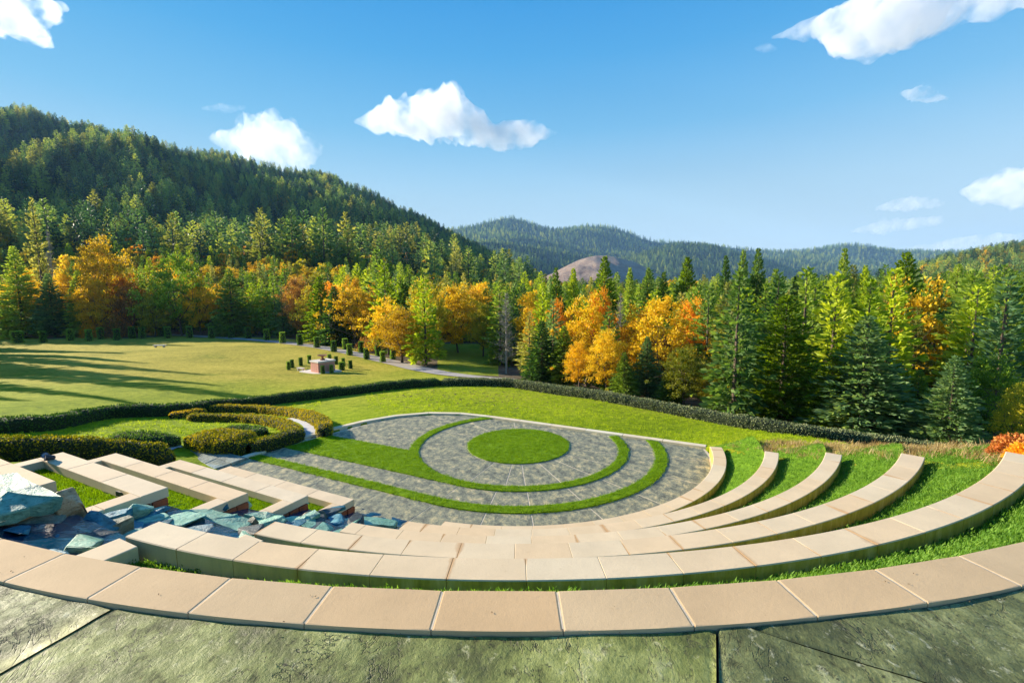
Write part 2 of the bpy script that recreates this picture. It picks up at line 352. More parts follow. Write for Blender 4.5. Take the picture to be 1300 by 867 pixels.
# ground: lawn, dry lawn, forest litter by vertex attribute
def mat_ground():
    n = NT('ground_cover'); p = n.pos()
    at_ = lambda nm: (lambda a: a.outputs['Fac'])(n.n('ShaderNodeAttribute', attribute_name=nm))
    f = n.noise(p, 2.2, 5, .65); g = n.noise(p, 9, 5, .8); l = n.noise(p, .12, 4, .6); s = n.noise(p, 30, 3, .8)
    k = n.math('ADD', n.math('MULTIPLY', f, .35), n.math('ADD', n.math('MULTIPLY', g, .4), n.math('MULTIPLY', l, .25)))
    lawn = n.ramp(k, [(.38, (.1, .17, .004)), (.5, (.25, .35, .005)), (.62, (.45, .5, .02))])
    dryl = n.ramp(k, [(.38, (.13, .13, .015)), (.5, (.42, .36, .04)), (.62, (.66, .54, .1))])
    lit = n.ramp(k, [(.36, (.06, .05, .035)), (.5, (.15, .12, .08)), (.64, (.28, .22, .15))])
    dm = n.math('MULTIPLY', at_('dry'), n.mapr(n.math('ADD', l, n.math('MULTIPLY', f, .4)), .42, .76, .35, 1.3), True)
    col = n.mix(dm, lawn, dryl)
    spots = n.math('MULTIPLY', n.mapr(n.noise(p, 5.5, 4, .6), .66, .7), .6)
    col = n.mix(spots, col, (.1, .1, .025))
    fm = n.mapr(n.math('ADD', at_('forest'), n.math('MULTIPLY', n.math('SUBTRACT', f, .5), .5)), .4, .6)
    col = n.mix(fm, col, lit)
    n.bsdf(col, .95, n.bump(n.math('ADD', n.math('ADD', g, f), n.math('MULTIPLY', s, .5)), .9, .12), .1)
    return n.m
M_ground = mat_ground()

# ------------------------------------------------------------------ ground sheet
def clearing(x, y):  # forest mask 0 = lawn
    u = x / np.maximum(y, 1); edge = np.interp(u, [-1.6, -1.12, -.6, -.42, -.32, -.2, -.1, 0, .12, .3, .6, .9, 1.3, 2], [92, 117, 116, 98, 76, 56, 50, 42, 36, 27.5, 22.5, 21.5, 20.5, 19])
    return edge
def inside_poly(x, y, P):
    x = np.asarray(x); r = np.zeros(x.shape, bool)
    for i in range(len(P)):
        (x1, y1), (x2, y2) = P[i - 1], P[i]
        c = ((y1 > y) != (y2 > y)); r ^= c & (x < (x2 - x1) * (y - y1) / (y2 - y1 + 1e-12) + x1)
    return r
CURB = [(-10.28, 15.12), (-9.75, 15.85), (-9.3, 16.85), (-8.75, 18.0), (-8.1, 19.05), (-7.2, 20.15), (-6.1, 21.05), (-4.9, 21.62), (-3.6, 21.8), (-2.3, 21.55), (-1.04, 20.95), (7.3, 16.62)]
foot = ([(-1.04, 20.8), (7.1, 16.6)] + [pol(RO[n] + .1, TEND[n] - 1.5) for n in range(1, 6)] + [pol(14.0, -44), pol(14.5, -40), pol(24, -40), (22, -18), (-30, -18), (-30, 2), (-15, 3.5), rs(13.2, 7.2), rs(12.5, 5.9), rs(11.3, 5.95), rs(11.2, 6.9),
        rs(6.95, 6.9)] + [(p[0] * .99 + .05, p[1] * .995 - .1) for p in CURB[:-1]])
th = np.concatenate([np.linspace(-66, 66, 480)]); th = np.radians(90 - th)
rr = [1.0]
while rr[-1] < 6500: rr.append(rr[-1] * 1.012 + .05 if rr[-1] < 130 else rr[-1] * 1.09)
rr = np.array(rr); TH, RR = np.meshgrid(th, rr); X = RR * np.cos(TH); Y = RR * np.sin(TH) - 1.0; Z = gnd(X, Y)
ins = inside_poly(X, Y, foot); Z = np.where(ins, np.minimum(Z, 0) - 1.2, Z)
Z = np.where(RR > 900, -9, Z)
nr, na = X.shape; idx = np.arange(nr * na).reshape(nr, na)
Fq = np.stack([idx[:-1, :-1], idx[:-1, 1:], idx[1:, 1:], idx[1:, :-1]], -1).reshape(-1, 4)
me = mesh_np('ground', np.stack([X, Y, Z], -1).reshape(-1, 3), Fq, (M_ground,), smooth=True)
edge = clearing(X, Y); fo = sst(-3, 3, Y - edge)
u_ = X / np.maximum(Y, 1)
cl = (u_ > -.17) & (u_ < -.03) & (Y > 50) & (Y < 92); fo = np.where(cl, .42, fo)
fo = np.where(Y < 3, 0, fo)
dry = sst(28, 55, Y) * sst(-.05, -.55, u_) * .9 + .25 * sst(20, 30, Y)
endx, endy = pol(9, -30)
dd = np.hypot(X - 11.5, Y - 12.5); dry = np.maximum(dry, 1.0 * sst(6.5, 2, dd))
for nm, arr in (('forest', fo), ('dry', dry)):
    a = me.attributes.new(nm, 'FLOAT', 'POINT'); a.data.foreach_set('value', arr.ravel().astype(np.float32))
ob('ground', me, kind='structure')

# ------------------------------------------------------------------ scatter with geometry nodes
def proto(name, me):
    o = bpy.data.objects.new(name, me); return o      # never linked: only a source for instances
def scatter(o, protos, density, smin=.7, smax=1.3, seed=1, tilt=.12, attr=None, maxd=None, keep=True):
    ng = bpy.data.node_groups.new(o.name + '_scatter', 'GeometryNodeTree')
    ng.interface.new_socket('Geometry', in_out='INPUT', socket_type='NodeSocketGeometry'); ng.interface.new_socket('Geometry', in_out='OUTPUT', socket_type='NodeSocketGeometry')
    N = ng.nodes.new; L = ng.links.new
    gi = N('NodeGroupInput'); go = N('NodeGroupOutput'); dp = N('GeometryNodeDistributePointsOnFaces'); ip = N('GeometryNodeInstanceOnPoints')
    dp.inputs['Seed'].default_value = seed; dp.inputs['Density'].default_value = density
    if attr:
        na_ = N('GeometryNodeInputNamedAttribute'); na_.data_type = 'FLOAT'; na_.inputs[0].default_value = attr
        mu = N('ShaderNodeMath'); mu.operation = 'MULTIPLY'; mu.inputs[1].default_value = density; L(na_.outputs[0], mu.inputs[0]); L(mu.outputs[0], dp.inputs['Density'])
    jg = N('GeometryNodeJoinGeometry')
    for p in protos:
        oi = N('GeometryNodeObjectInfo'); oi.inputs[0].default_value = p; oi.inputs['As Instance'].default_value = True; L(oi.outputs['Geometry'], jg.inputs[0])
    rv = N('FunctionNodeRandomValue'); rv.data_type = 'FLOAT_VECTOR'; rv.inputs[0].default_value = (-tilt, -tilt, 0); rv.inputs[1].default_value = (tilt, tilt, 6.283); rv.inputs['Seed'].default_value = seed + 3
    rf = N('FunctionNodeRandomValue'); rf.data_type = 'FLOAT'; rf.inputs[2].default_value = smin; rf.inputs[3].default_value = smax; rf.inputs['Seed'].default_value = seed + 7
    ip.inputs['Pick Instance'].default_value = True
    L(gi.outputs[0], dp.inputs[0]); L(dp.outputs[0], ip.inputs['Points']); L(jg.outputs[0], ip.inputs['Instance']); L(rv.outputs[0], ip.inputs['Rotation']); L(rf.outputs[1], ip.inputs['Scale'])
    if keep:
        j2 = N('GeometryNodeJoinGeometry'); L(gi.outputs[0], j2.inputs[0]); L(ip.outputs[0], j2.inputs[0]); L(j2.outputs[0], go.inputs[0])
    else: L(ip.outputs[0], go.inputs[0])
    md = o.modifiers.new('scatter', 'NODES'); md.node_group = ng
def tuft(name, mt, n, h, spread, w, lean=.5, seed=0):
    R = np.random.RandomState(seed); V = []; Fc = []
    for i in range(n):
        a = R.rand() * 6.28; r = spread * math.sqrt(R.rand()); x, y = r * math.cos(a), r * math.sin(a); b = R.rand() * 6.28; hh = h * (.6 + .6 * R.rand()); ln = lean * hh * R.rand()
        dx, dy = math.cos(b), math.sin(b); k = len(V)
        V += [(x - dy * w, y + dx * w, -.01), (x + dy * w, y - dx * w, -.01), (x + dx * ln, y + dy * ln, hh)]; Fc.append((k, k + 1, k + 2))
    return proto(name, mesh_np(name, V, Fc, (mt,)))
P_turf = [tuft('turf_tuft', MB_turf, 14, .035, .07, .004, .6, i) for i in range(2)]
P_strip = [tuft('grass_tuft', MB_strip, 18, .021, .09, .006, .9, 10 + i) for i in range(3)]
P_lawn = [tuft('lawn_tuft', MB_lawn, 16, .07, .16, .012, .9, 20 + i) for i in range(3)]
P_dry = [tuft('dry_tuft', MB_dry, 30, .11, .2, .008, 1.2, 30 + i) for i in range(2)]

def fan_grid(A, B, n, m):
    """quad grid between polylines A and B (lists of 3-D points, same length)"""
    A = np.array(A); B = np.array(B); t = np.linspace(0, 1, m + 1)[:, None, None]
    V = (A[None] * (1 - t) + B[None] * t).reshape(-1, 3); k = len(A); idx = np.arange((m + 1) * k).reshape(m + 1, k)
    return V, np.stack([idx[:-1, :-1], idx[:-1, 1:], idx[1:, 1:], idx[1:, :-1]], -1).reshape(-1, 4)

# ------------------------------------------------------------------ plaza
base = prism('paving_bed', [(-6.0, 11.2), (-2, 10.2), (2, 10.1), (5, 12), (7.1, 15.4), (7.2, 16.5), (-1.1, 20.8), (-3.6, 21.6), (-6, 20.9), (-8.6, 17.9), (-10.1, 15.1), (-9.2, 14.0)], -.4, -.006, (M_joint,), 0)
ob('plaza_ground', base, kind='structure')
Pcl = CURB[::-1]; Pcl = [(p[0], p[1]) for p in Pcl]
PB = CURB + [pol(6.93, a) for a in range(-12, -118, -4)] + [rs(6.93, 1.0), rs(6.93, 7.4)]
PBc = PB[::-1]
a_ = sum(PBc[i][0] * PBc[(i + 1) % len(PBc)][1] - PBc[(i + 1) % len(PBc)][0] * PBc[i][1] for i in range(len(PBc)))
if a_ < 0: PBc = PBc[::-1]
plaza = thing('plaza_paving', 'round plaza of grey stamped slate paving with radial joints inside the curved benches', 'paving', (0, 0, 0))
plaza['kind'] = 'structure'
def panel(poly):
    poly = clip(poly, PBc)
    if len(poly) < 3: return
    # pull in from the joints
    me = prism('paving_panel', poly, -.2, 0, (M_plaza,), .006); ob('paving_panel', me, plaza)
def annsec(r0, r1, a0, a1, gap=.03):
    g0 = math.degrees(gap / 2 / r0); g1 = math.degrees(gap / 2 / r1)
    return arc(r0, a0 + g0, a1 - g0, 3) + arc(r1, a1 - g1, a0 + g1, 3)
JA = [-115.6, -97, -87.6, -70, -52, -34, -16, 2, 24, 58, 93, 125, 150, 180, 207, 226, 244.4]
for i in range(len(JA) - 1): panel(annsec(2.0, 3.79, JA[i], JA[i + 1]))
JB = [-116.9, -100, -87.3, -70, -52, -34, -16, 2, 20]
for (r0, r1) in ((4.17, 5.09), (5.51, 6.925)):
    for i in range(len(JB) - 1): panel(annsec(r0, r1, JB[i], JB[i + 1]))
    s = 0; k = 0
    while s < 10:
        s1 = s + (1.9, 2.3, 2.1, 2.5)[k % 4]; k += 1
        panel([rs(r0, s + .01), rs(r0, s1 - .01), rs(r1, s1 - .01), rs(r1, s + .01)]); s = s1
# upper-left area outside ring 1
def band_pts(): return rs(2.36, 3.42)
aL = math.degrees(math.atan2(16.56 - C0[1], -3.89 - C0[0]))
ring_out = arc(4.17, 116, 188.6 - 1, 3)
for (aa, bb) in ((112, 134), (134, 152), (152, 170), (170, 188)):
    q = arc(4.17, aa + .2, bb - .2, 3)
    far = [pol(11, bb - .1), pol(11, aa + .1)]
    if bb == 188: far = [rs(2.34, 11), rs(-.2, 11)]; 
    if bb == 188:
        panel(q + [rs(2.34, 3.45), rs(2.34, 6.6), rs(-1.6, 6.6)][:0] + [rs(2.34, 3.5), rs(2.34, 6.2), (pol(11, 170.1))])
        panel([rs(2.34, 6.23), rs(2.34, 9.5), (pol(11, 170.1))])
    else: panel(q + far)
# turf
def turf(name, poly, label, z=.03, dens=420, mt=M_turf, pr=P_turf, s0=.7, s1=1.3):
    me = prism(name, poly, -.15, z, (mt,), .015); o = ob(name, me, kind='stuff', label=label, category='grass')
    scatter(o, pr, dens, s0, s1, 3, .2); return o
turf('turf_circle', arc(1.966, 0, 355, 5), 'bright green round turf disc at the centre of the slate plaza', dens=260)
ring1 = arc(4.15, 122, 188.5, 3)[::1]
outer = arc(4.15, 104, 188.6, 3) + [rs(2.36, 9.9)] + [rs(4.15, 9.9)] + arc(4.15, 243.1, 372, 3)
inner = arc(3.812, 375.4, 106, 3)
def clip_turf(poly): return clip(poly, PBc)
# split the ring into simple pieces so that each outline stays simple
turf('turf_ring', clip_turf(arc(3.812, 243, 373, 3) + arc(4.15, 373, 243, 3)), 'thin curved green turf ring around the near side of the turf disc', dens=260)
turf('turf_ring', clip_turf(arc(3.812, 104, 188, 3) + arc(4.15, 188, 104, 3)), 'thin curved turf strip sweeping round the far left of the turf disc', dens=260)
turf('turf_band', clip_turf([rs(2.36, 9.9), rs(4.15, 9.9)] + [rs(4.15, 0)] + arc(3.812, 243, 188, 3) + [pol(4.15, 188)]), 'broad straight green turf band running from the turf disc to the left curb', dens=260)
turf('turf_stripe', clip_turf(arc(5.106, 243.1, 372, 3) + arc(5.493, 372, 243.1, 3)), 'outer curved turf stripe in the paving nearest the benches', dens=260)
turf('turf_stripe', clip_turf([rs(5.106, 0), rs(5.106, 9.8), rs(5.493, 9.8), rs(5.493, 0)]), 'straight narrow turf stripe in the paving beside the straight planter walls', dens=260)
# curb
curb = thing('curb', 'pale concrete curb edging the far side of the slate plaza', 'curb')
def offset(P, d):
    out = []
    for i in range(len(P)):
        a = np.array(P[max(i - 1, 0)]); b = np.array(P[min(i + 1, len(P) - 1)]); t = (b - a) / np.linalg.norm(b - a); out.append(tuple(np.array(P[i]) + d * np.array([-t[1], t[0]])))
    return out
def resample(P, step):
    P = np.array(P, float); d = np.concatenate([[0], np.cumsum(np.linalg.norm(np.diff(P, axis=0), axis=1))]); n = max(2, int(d[-1] / step) + 1); t = np.linspace(0, d[-1], n)
    return [tuple(np.interp(tt, d, P[:, k]) for k in range(P.shape[1])) for tt in t]
def smoothp(P, it=2):
    for _ in range(it):
        Q = [P[0]]
        for i in range(len(P) - 1):
            a, b = np.array(P[i], float), np.array(P[i + 1], float); Q += [tuple(a * .75 + b * .25), tuple(a * .25 + b * .75)]
        P = Q + [P[-1]]
    return P
cs = resample(smoothp(CURB[:-1]) + [CURB[-1]], 1.5)
for i in range(len(cs) - 1):
    seg = [cs[i], ((cs[i][0] * .01 + cs[i + 1][0] * .99), (cs[i][1] * .01 + cs[i + 1][1] * .99))]
    o1 = offset(cs, .16); o0 = offset(cs, -.1)
    f = lambda P: (P[i], (P[i][0] * .008 + P[i + 1][0] * .992, P[i][1] * .008 + P[i + 1][1] * .992))
    a, b = f(o0), f(o1)
    ob('curb_block', prism('curb_block', [a[0], a[1], b[1], b[0]], -.2, .075, (M_curb,), .012), curb)

# ------------------------------------------------------------------ curved benches
def block_mesh(name, ri, ro, a0, a1, z0, z1, mats, gap=.0035, b=.01):
    g = math.degrees(gap / 2 / ri); a0 += g; a1 -= g; bd = math.degrees(.004 / ri); L = a1 - a0
    A = [a0, a0 + bd] + [a0 + L * k / 8 for k in range(1, 8)] + [a1 - bd, a1]
    V = []; Fc = []; U = []
    for k, a in enumerate(A):
        e = .003 if k in (0, len(A) - 1) else 0
        for r, z in ((ri + e, z0), (ri + e, z1 - b - e), (ri + b + e, z1 - e), (ro - b - e, z1 - e), (ro - e, z1 - b - e), (ro - e, z0)):
            V.append((*pol(r, a), z)); U.append(rad(min(a - a0, a1 - a)) * r)
    m = 6
    for k in range(len(A) - 1):
        for q in range(m): w = (q + 1) % m; Fc.append((k * m + q, (k + 1) * m + q, (k + 1) * m + w, k * m + w))
    Fc.append(tuple(range(m))); Fc.append(tuple((len(A) - 1) * m + q for q in range(m))[::-1])
    me = mesh_np(name, V, Fc, mats); uv = me.uv_layers.new(name='UVMap')
    for l in me.loops: uv.data[l.index].uv = (U[l.vertex_index], 0)
    return me
# subdivide tops so that the joint distance interpolates: put uv from a dense arc (1.2 deg steps) is enough
ordn = ['', 'lowest', 'second lowest', 'middle', 'second highest', 'highest']
step = [0, 6.0, 5.05, 4.4, 3.75, 3.42, 3.17]; phase = [0, -88, -94, -89.5, -91.0, -90.4, -89.9]
AEND = [0, -105.8, -107.2, -108.9, -110.1, -111.2]
for n in range(1, 6):
    b = thing('curved_bench', f'{ordn[n]} curved concrete bench of the amphitheatre, ' + ['', 'edging the slate plaza', 'just above the plaza bench', 'third ring up from the plaza', 'below the widest bench ring', 'longest and nearest bench ring below the coping'][n], 'bench', (0, 0, 0))
    js = [phase[n] + step[n] * k for k in range(-10, 16)]; js = [j for j in js if AEND[n] + 1.2 < j < TEND[n] - 1.2]; js = [AEND[n]] + js + [TEND[n]]
    for i in range(len(js) - 1):
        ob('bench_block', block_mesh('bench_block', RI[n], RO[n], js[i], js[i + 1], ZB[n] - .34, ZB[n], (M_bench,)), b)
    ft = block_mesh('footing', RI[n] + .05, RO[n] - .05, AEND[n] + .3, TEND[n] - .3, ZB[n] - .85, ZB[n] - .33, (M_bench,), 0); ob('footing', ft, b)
    # arm along the stream bank
    rr0 = RO[n] - .02; rr1 = RI[n + 1] - .012
    pts = [rs(rr0, -1.68), rs(rr0, -1.28), rs(rr1, -1.28), rs(rr1, -1.68)]
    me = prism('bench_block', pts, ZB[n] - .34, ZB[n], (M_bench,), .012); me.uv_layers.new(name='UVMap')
    for l in me.uv_layers[0].data: l.uv = (1, 0)
    ob('bench_block', me, b)
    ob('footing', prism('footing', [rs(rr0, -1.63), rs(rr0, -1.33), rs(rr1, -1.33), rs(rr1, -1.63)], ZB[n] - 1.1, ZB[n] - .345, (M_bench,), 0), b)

# top coping
cop = thing('coping', 'broad rosy concrete coping curving along the edge of the upper terrace', 'coping')
j = -143.0 - .55
while j < -43:
    P = arc(RI[6], j + .014, j + step[6] - .014, 1.0) + arc(RO[6], j + step[6] - .014, j + .014, 1.0)
    ob('coping_slab', prism('coping_slab', P, ZB[6] - .075, ZB[6], (M_coping,), .012), cop)
    q = arc(RI[6] + .012, j - .034, j + .034, 1) + arc(RO[6] - .012, j + .034, j - .034, 1)
    ob('mortar_joint', prism('mortar_joint', [pol(RI[6] + .012, j - .02), pol(RI[6] + .012, j + .02), pol(RO[6] - .012, j + .02), pol(RO[6] - .012, j - .02)], ZB[6] - .07, ZB[6] - .003, (M_joint,), 0), cop)
    j += step[6]
ob('retaining_wall', prism('retaining_wall', arc(RI[6] + .04, -143, -41, 2) + arc(RO[6] - .03, -41, -143, 2), ZB[6] - 1.6, ZB[6] - .078, (M_coping,), 0), cop)

# upper terrace floor in panels
terr = thing('terrace_floor', 'upper terrace floor of mossy green stamped slate in the foreground', 'paving'); terr['kind'] = 'structure'
def tfloor(fa, fb, mt, n=70):
    Rr = np.concatenate([np.linspace(RO[6] + .012, 15.9, 44), np.linspace(16.0, 27, 22)]); t = np.linspace(0, 1, n)
    A0 = np.array([fa(r) for r in Rr]) + np.degrees(.008 / Rr); A1 = np.array([fb(r) for r in Rr]) - np.degrees(.008 / Rr)
    AA = A0[:, None] * (1 - t) + A1[:, None] * t; RR2 = Rr[:, None] + 0 * AA
    x = C0[0] + RR2 * np.cos(np.radians(AA)); y = C0[1] + RR2 * np.sin(np.radians(AA))
    z = 3.912 + (vnoise(x + 50, y * 1.3 + 50, .5, 4) - .5) * .03
    e = np.zeros_like(z); e[:, 0] = e[:, -1] = 1; z = z - e * .01
    idx = np.arange(z.size).reshape(z.shape); Fq = np.stack([idx[:-1, :-1], idx[1:, :-1], idx[1:, 1:], idx[:-1, 1:]], -1).reshape(-1, 4)
    V = np.stack([x, y, z], -1).reshape(-1, 3); sv = []; sf = []
    for col, flip in ((0, 0), (n - 1, 1)):
        k0 = len(V) + len(sv)
        for r_ in range(len(Rr)): v = V[idx[r_, col]]; sv.append((v[0], v[1], v[2] - .12))
        for r_ in range(len(Rr) - 1):
            q = (idx[r_, col], idx[r_ + 1, col], k0 + r_ + 1, k0 + r_); sf.append(q if not flip else q[::-1])
    ob('floor_panel', mesh_np('floor_panel', np.concatenate([V, np.array(sv)]), np.concatenate([Fq, np.array(sf)]), (mt,)), terr)
J1 = lambda r: -101.4 - .5 * (r - 14.56); J2 = lambda r: -85.8 - 2.0 * min(r - 14.56, 1.5); J3 = lambda r: -85.55 + 5.5 * min(r - 14.56, 2.5)
tfloor(lambda r: -150, J1, M_terrace2); tfloor(J1, J2, M_terrace, 90); tfloor(J2, J3, M_terrace2, 24); tfloor(J3, lambda r: -40, M_terrace2, 130)
ob('floor_bed', prism('floor_bed', arc(RO[6], -150, -40, 3) + arc(27, -40, -150, 3), 3.3, 3.85, (M_dark,), 0), terr)

# ------------------------------------------------------------------ grass strips between the benches
def strip(n):
    r0 = RO[n] - .05; r1 = RI[n + 1] + .03; a0 = AEND[n] + 1.6; a1 = TEND[n] + 7; e1 = TEND[n]
    if n == 5: a1 = -41; e1 = -46
    na = int((a1 - a0) * rad(1) * r0 / .12); nrr = 12; A = np.linspace(a0, a1, na); R_ = np.linspace(0, 1, nrr)
    AA, TT = np.meshgrid(A, R_); rr_ = r0 + (r1 - r0) * TT; x = C0[0] + rr_ * np.cos(np.radians(AA)); y = C0[1] + rr_ * np.sin(np.radians(AA))
    z = (ZB[n] - .25) * (1 - TT) + (ZB[n + 1] - (.3 if n < 5 else .09 + .5 * sst(-98, -108, AA))) * TT
    z = z + (vnoise(x + 20, y + 20, .8, 3) - .5) * .14 * np.sin(TT * math.pi) ** .5
    g = gnd(x, y) + .02; k = sst(e1 + 1, a1, AA); z = z * (1 - k) + np.minimum(g, z + .3) * k
    idx = np.arange(z.size).reshape(z.shape); Fq = np.stack([idx[:-1, :-1], idx[1:, :-1], idx[1:, 1:], idx[:-1, 1:]], -1).reshape(-1, 4)
    me = mesh_np('terrace_grass', np.stack([x, y, z], -1).reshape(-1, 3), Fq, (M_strip,), smooth=True)
    o = ob('terrace_grass', me, kind='stuff', category='grass', label=f'green grass slope behind the {ordn[n]} curved bench')
    scatter(o, P_strip, [0, 160, 190, 230, 330, 480][n], .5, 1.4, n, .35)
for n in range(1, 6): strip(n)

# ------------------------------------------------------------------ straight planter walls left of the stream
M_red = flat('red_flagstone', (.36, .09, .035), .7, .35, 5, .5)
lab_l = ['', 'lowest straight planter wall, beside the slate plaza and the stream', 'second lowest straight planter wall left of the stream', 'middle straight planter wall left of the stream', 'second highest straight planter wall, with a dark lamp on its back end', 'highest straight planter wall, partly behind the big turquoise rock']
for n in range(1, 6):
    t = thing('planter_wall', 'pale concrete ' + lab_l[n], 'wall')
    r0 = RI[n] - (.03); w = .42; r1 = r0 + w; se = [0, 7.0, 7.0, 7.1, 5.78, 4.9][n]; rn = RI[n + 1] - .045 if n < 5 else 13.6
    z = ZB[n]; cap = .17
    def cb(P, z0=None, z1=None): ob('coping_block', prism('coping_block', P, z - cap if z0 is None else z0, z if z1 is None else z1, (M_lwall,), .012), t)
    k = max(2, round((se - 1.55) / 1.35)); ss = np.linspace(1.55, se, k + 1)
    for i in range(k): cb([rs(r0, ss[i] + .003), rs(r1, ss[i] + .003), rs(r1, ss[i + 1] - .003), rs(r0, ss[i + 1] - .003)])
    ob('wall_body', prism('wall_body', [rs(r0 + .03, 1.58), rs(r1 - .02, 1.58), rs(r1 - .02, se - .03), rs(r0 + .03, se - .03)], z - .8, z - cap - .003, (M_lwall,), 0), t)
    for (sa, sb) in ((1.55, 1.9), (se - .34, se)):
        mid = (r1 + rn) / 2
        cb([rs(r1 + .003, sa), rs(mid - .003, sa), rs(mid - .003, sb), rs(r1 + .003, sb)]); cb([rs(mid + .003, sa), rs(rn, sa), rs(rn, sb), rs(mid + .003, sb)])
        ob('wall_body', prism('wall_body', [rs(r1, sa + .04), rs(rn, sa + .04), rs(rn, sb - .03), rs(r1, sb - .03)], z - .9, z - cap - .003, (M_lwall,), 0), t)
    # red stone facing under the tip
    R = random.Random(n)
    for c in range(3):
        for q in range(2):
            ra = r0 + .02 + c * .26; za = z - cap - .012 - q * .15
            P = [rs(ra + R.uniform(0, .02), 1.535 - R.uniform(0, .02)), rs(ra + .24, 1.535 - R.uniform(0, .025)), rs(ra + .24, 1.62), rs(ra, 1.62)]
            ob('facing_stone', prism('facing_stone', P, za - .135, za, (M_red,), .012), t)
    # turf inside
    if n < 5:
        P = [rs(r1 - .02, 1.88), rs(rn + .05, 1.88), rs(rn + .05, se - .32), rs(r1 - .02, se - .32)]
        g = ob('planter_grass', prism('planter_grass', P, z - .6, lambda x, y: z - .2 + .12 * max(0, (to_rs(x, y)[0] - r1) / (rn - r1)), (M_turf,), 0), kind='stuff', category='grass', label=f'short bright turf inside the {ordn[n]} straight planter left of the stream')
        scatter(g, P_turf, 500, .8, 1.5, n + 9, .25)

# ------------------------------------------------------------------ stream bed, water and rocks
M_water = NT('stream_water'); p_ = M_water.pos()
M_water.bsdf(M_water.ramp(M_water.noise(p_, 3, 4, .6), [(.3, (.0, .018, .05)), (.7, (.005, .06, .11))]), .08, M_water.bump(M_water.noise(p_, 9, 3, .6, .6), .35, .03), .6); M_water = M_water.m
def mat_rock(name, cols):
    n = NT(name); p = n.pos(); r = rnd(n); pp = n.scale(p, 1, 1, 2.2, .4)
    f = n.math('ADD', n.math('MULTIPLY', n.noise(pp, 3.2, 7, .72, .8), .85), n.math('MULTIPLY', r, .15)); f2 = n.noise(pp, 14, 5, .7)
    col = n.ramp(f, [(.3, cols[0]), (.45, cols[1]), (.58, cols[2]), (.72, cols[3])])
    col = n.mix(n.math('MULTIPLY', n.mapr(f2, .52, .64), .55), col, tuple(np.array(cols[0]) * .4))
    n.bsdf(col, .55, n.bump(n.math('ADD', f, n.math('MULTIPLY', f2, .5)), .7, .05), .4); return n.m
M_rteal = mat_rock('turquoise_slate', [(.11, .26, .17), (.2, .42, .3), (.3, .56, .41), (.48, .68, .53)])
M_rblueshade = mat_rock('shade_blue_slate', [(.01, .06, .09), (.02, .14, .2), (.04, .22, .3), (.13, .38, .43)])  # blue cast of skylit shade put into the slate colour
M_rtan = mat_rock('tan_rock', [(.14, .1, .05), (.4, .27, .13), (.5, .42, .28), (.65, .6, .48)])
M_rmoss = mat_rock('mossy_rock', [(.04, .05, .03), (.12, .13, .08), (.2, .24, .18), (.32, .38, .3)])
M_rblack = mat_rock('wet_dark_rock', [(.012, .015, .015), (.03, .04, .04), (.05, .08, .09), (.08, .14, .16)])
def zr(r):   # stream bed height along the cascade
    return float(np.interp(r, [6.5, 6.93, 8.35, 9.79, 11.23, 12.68, 14.3], [-.1, .02, .72, 1.42, 2.1, 2.8, 3.4]))
# rough rock bed
rl = np.linspace(6.4, 14.22, 90); sl_ = np.linspace(-1.34, 6.0, 60); RR_, SS_ = np.meshgrid(rl, sl_)
x = C0[0] + RR_ * NX[0] + SS_ * AX[0]; y = C0[1] + RR_ * NX[1] + SS_ * AX[1]
z = np.vectorize(zr)(RR_) - .28 + (vnoise(x + 9, y + 9, .5, 4) - .5) * .3 - .25 * (SS_ > 1.55)
hid = (SS_ > 1.7) & (RR_ < 12.7); keepf = ~hid
idx = np.arange(z.size).reshape(z.shape); Fq = np.stack([idx[:-1, :-1], idx[:-1, 1:], idx[1:, 1:], idx[1:, :-1]], -1).reshape(-1, 4)
kf = keepf.ravel()[Fq].all(1); Fq = Fq[kf][:, ::-1]
ob('stream_bed', mesh_np('stream_bed', np.stack([x, y, z], -1).reshape(-1, 3), Fq, (M_rblack,), smooth=True), kind='structure')
for i in range(6):   # stepped pools
    ra = [6.56, 6.95, 8.36, 9.8, 11.24, 12.7][i]; rb = [6.94, 8.35, 9.79, 11.23, 12.69, 14.2][i]; zz = [.0, .1, .82, 1.5, 2.2, 2.86][i]
    na, nb = 24, 30; A_, B_ = np.meshgrid(np.linspace(ra, rb, na), np.linspace(-1.31, 1.6 if i < 5 else 4.6, nb))
    x = C0[0] + A_ * NX[0] + B_ * AX[0]; y = C0[1] + A_ * NX[1] + B_ * AX[1]; z = zz + .25 * (A_ - ra) / (rb - ra) * (i > 0) + (vnoise(x * 2, y * 2, .35, 2) - .5) * .03
    idx = np.arange(z.size).reshape(z.shape); Fq = np.stack([idx[:-1, :-1], idx[1:, :-1], idx[1:, 1:], idx[:-1, 1:]], -1).reshape(-1, 4)
    ob('stream_water', mesh_np('stream_water', np.stack([x, y, z], -1).reshape(-1, 3), Fq, (M_water,), smooth=True), kind='structure')
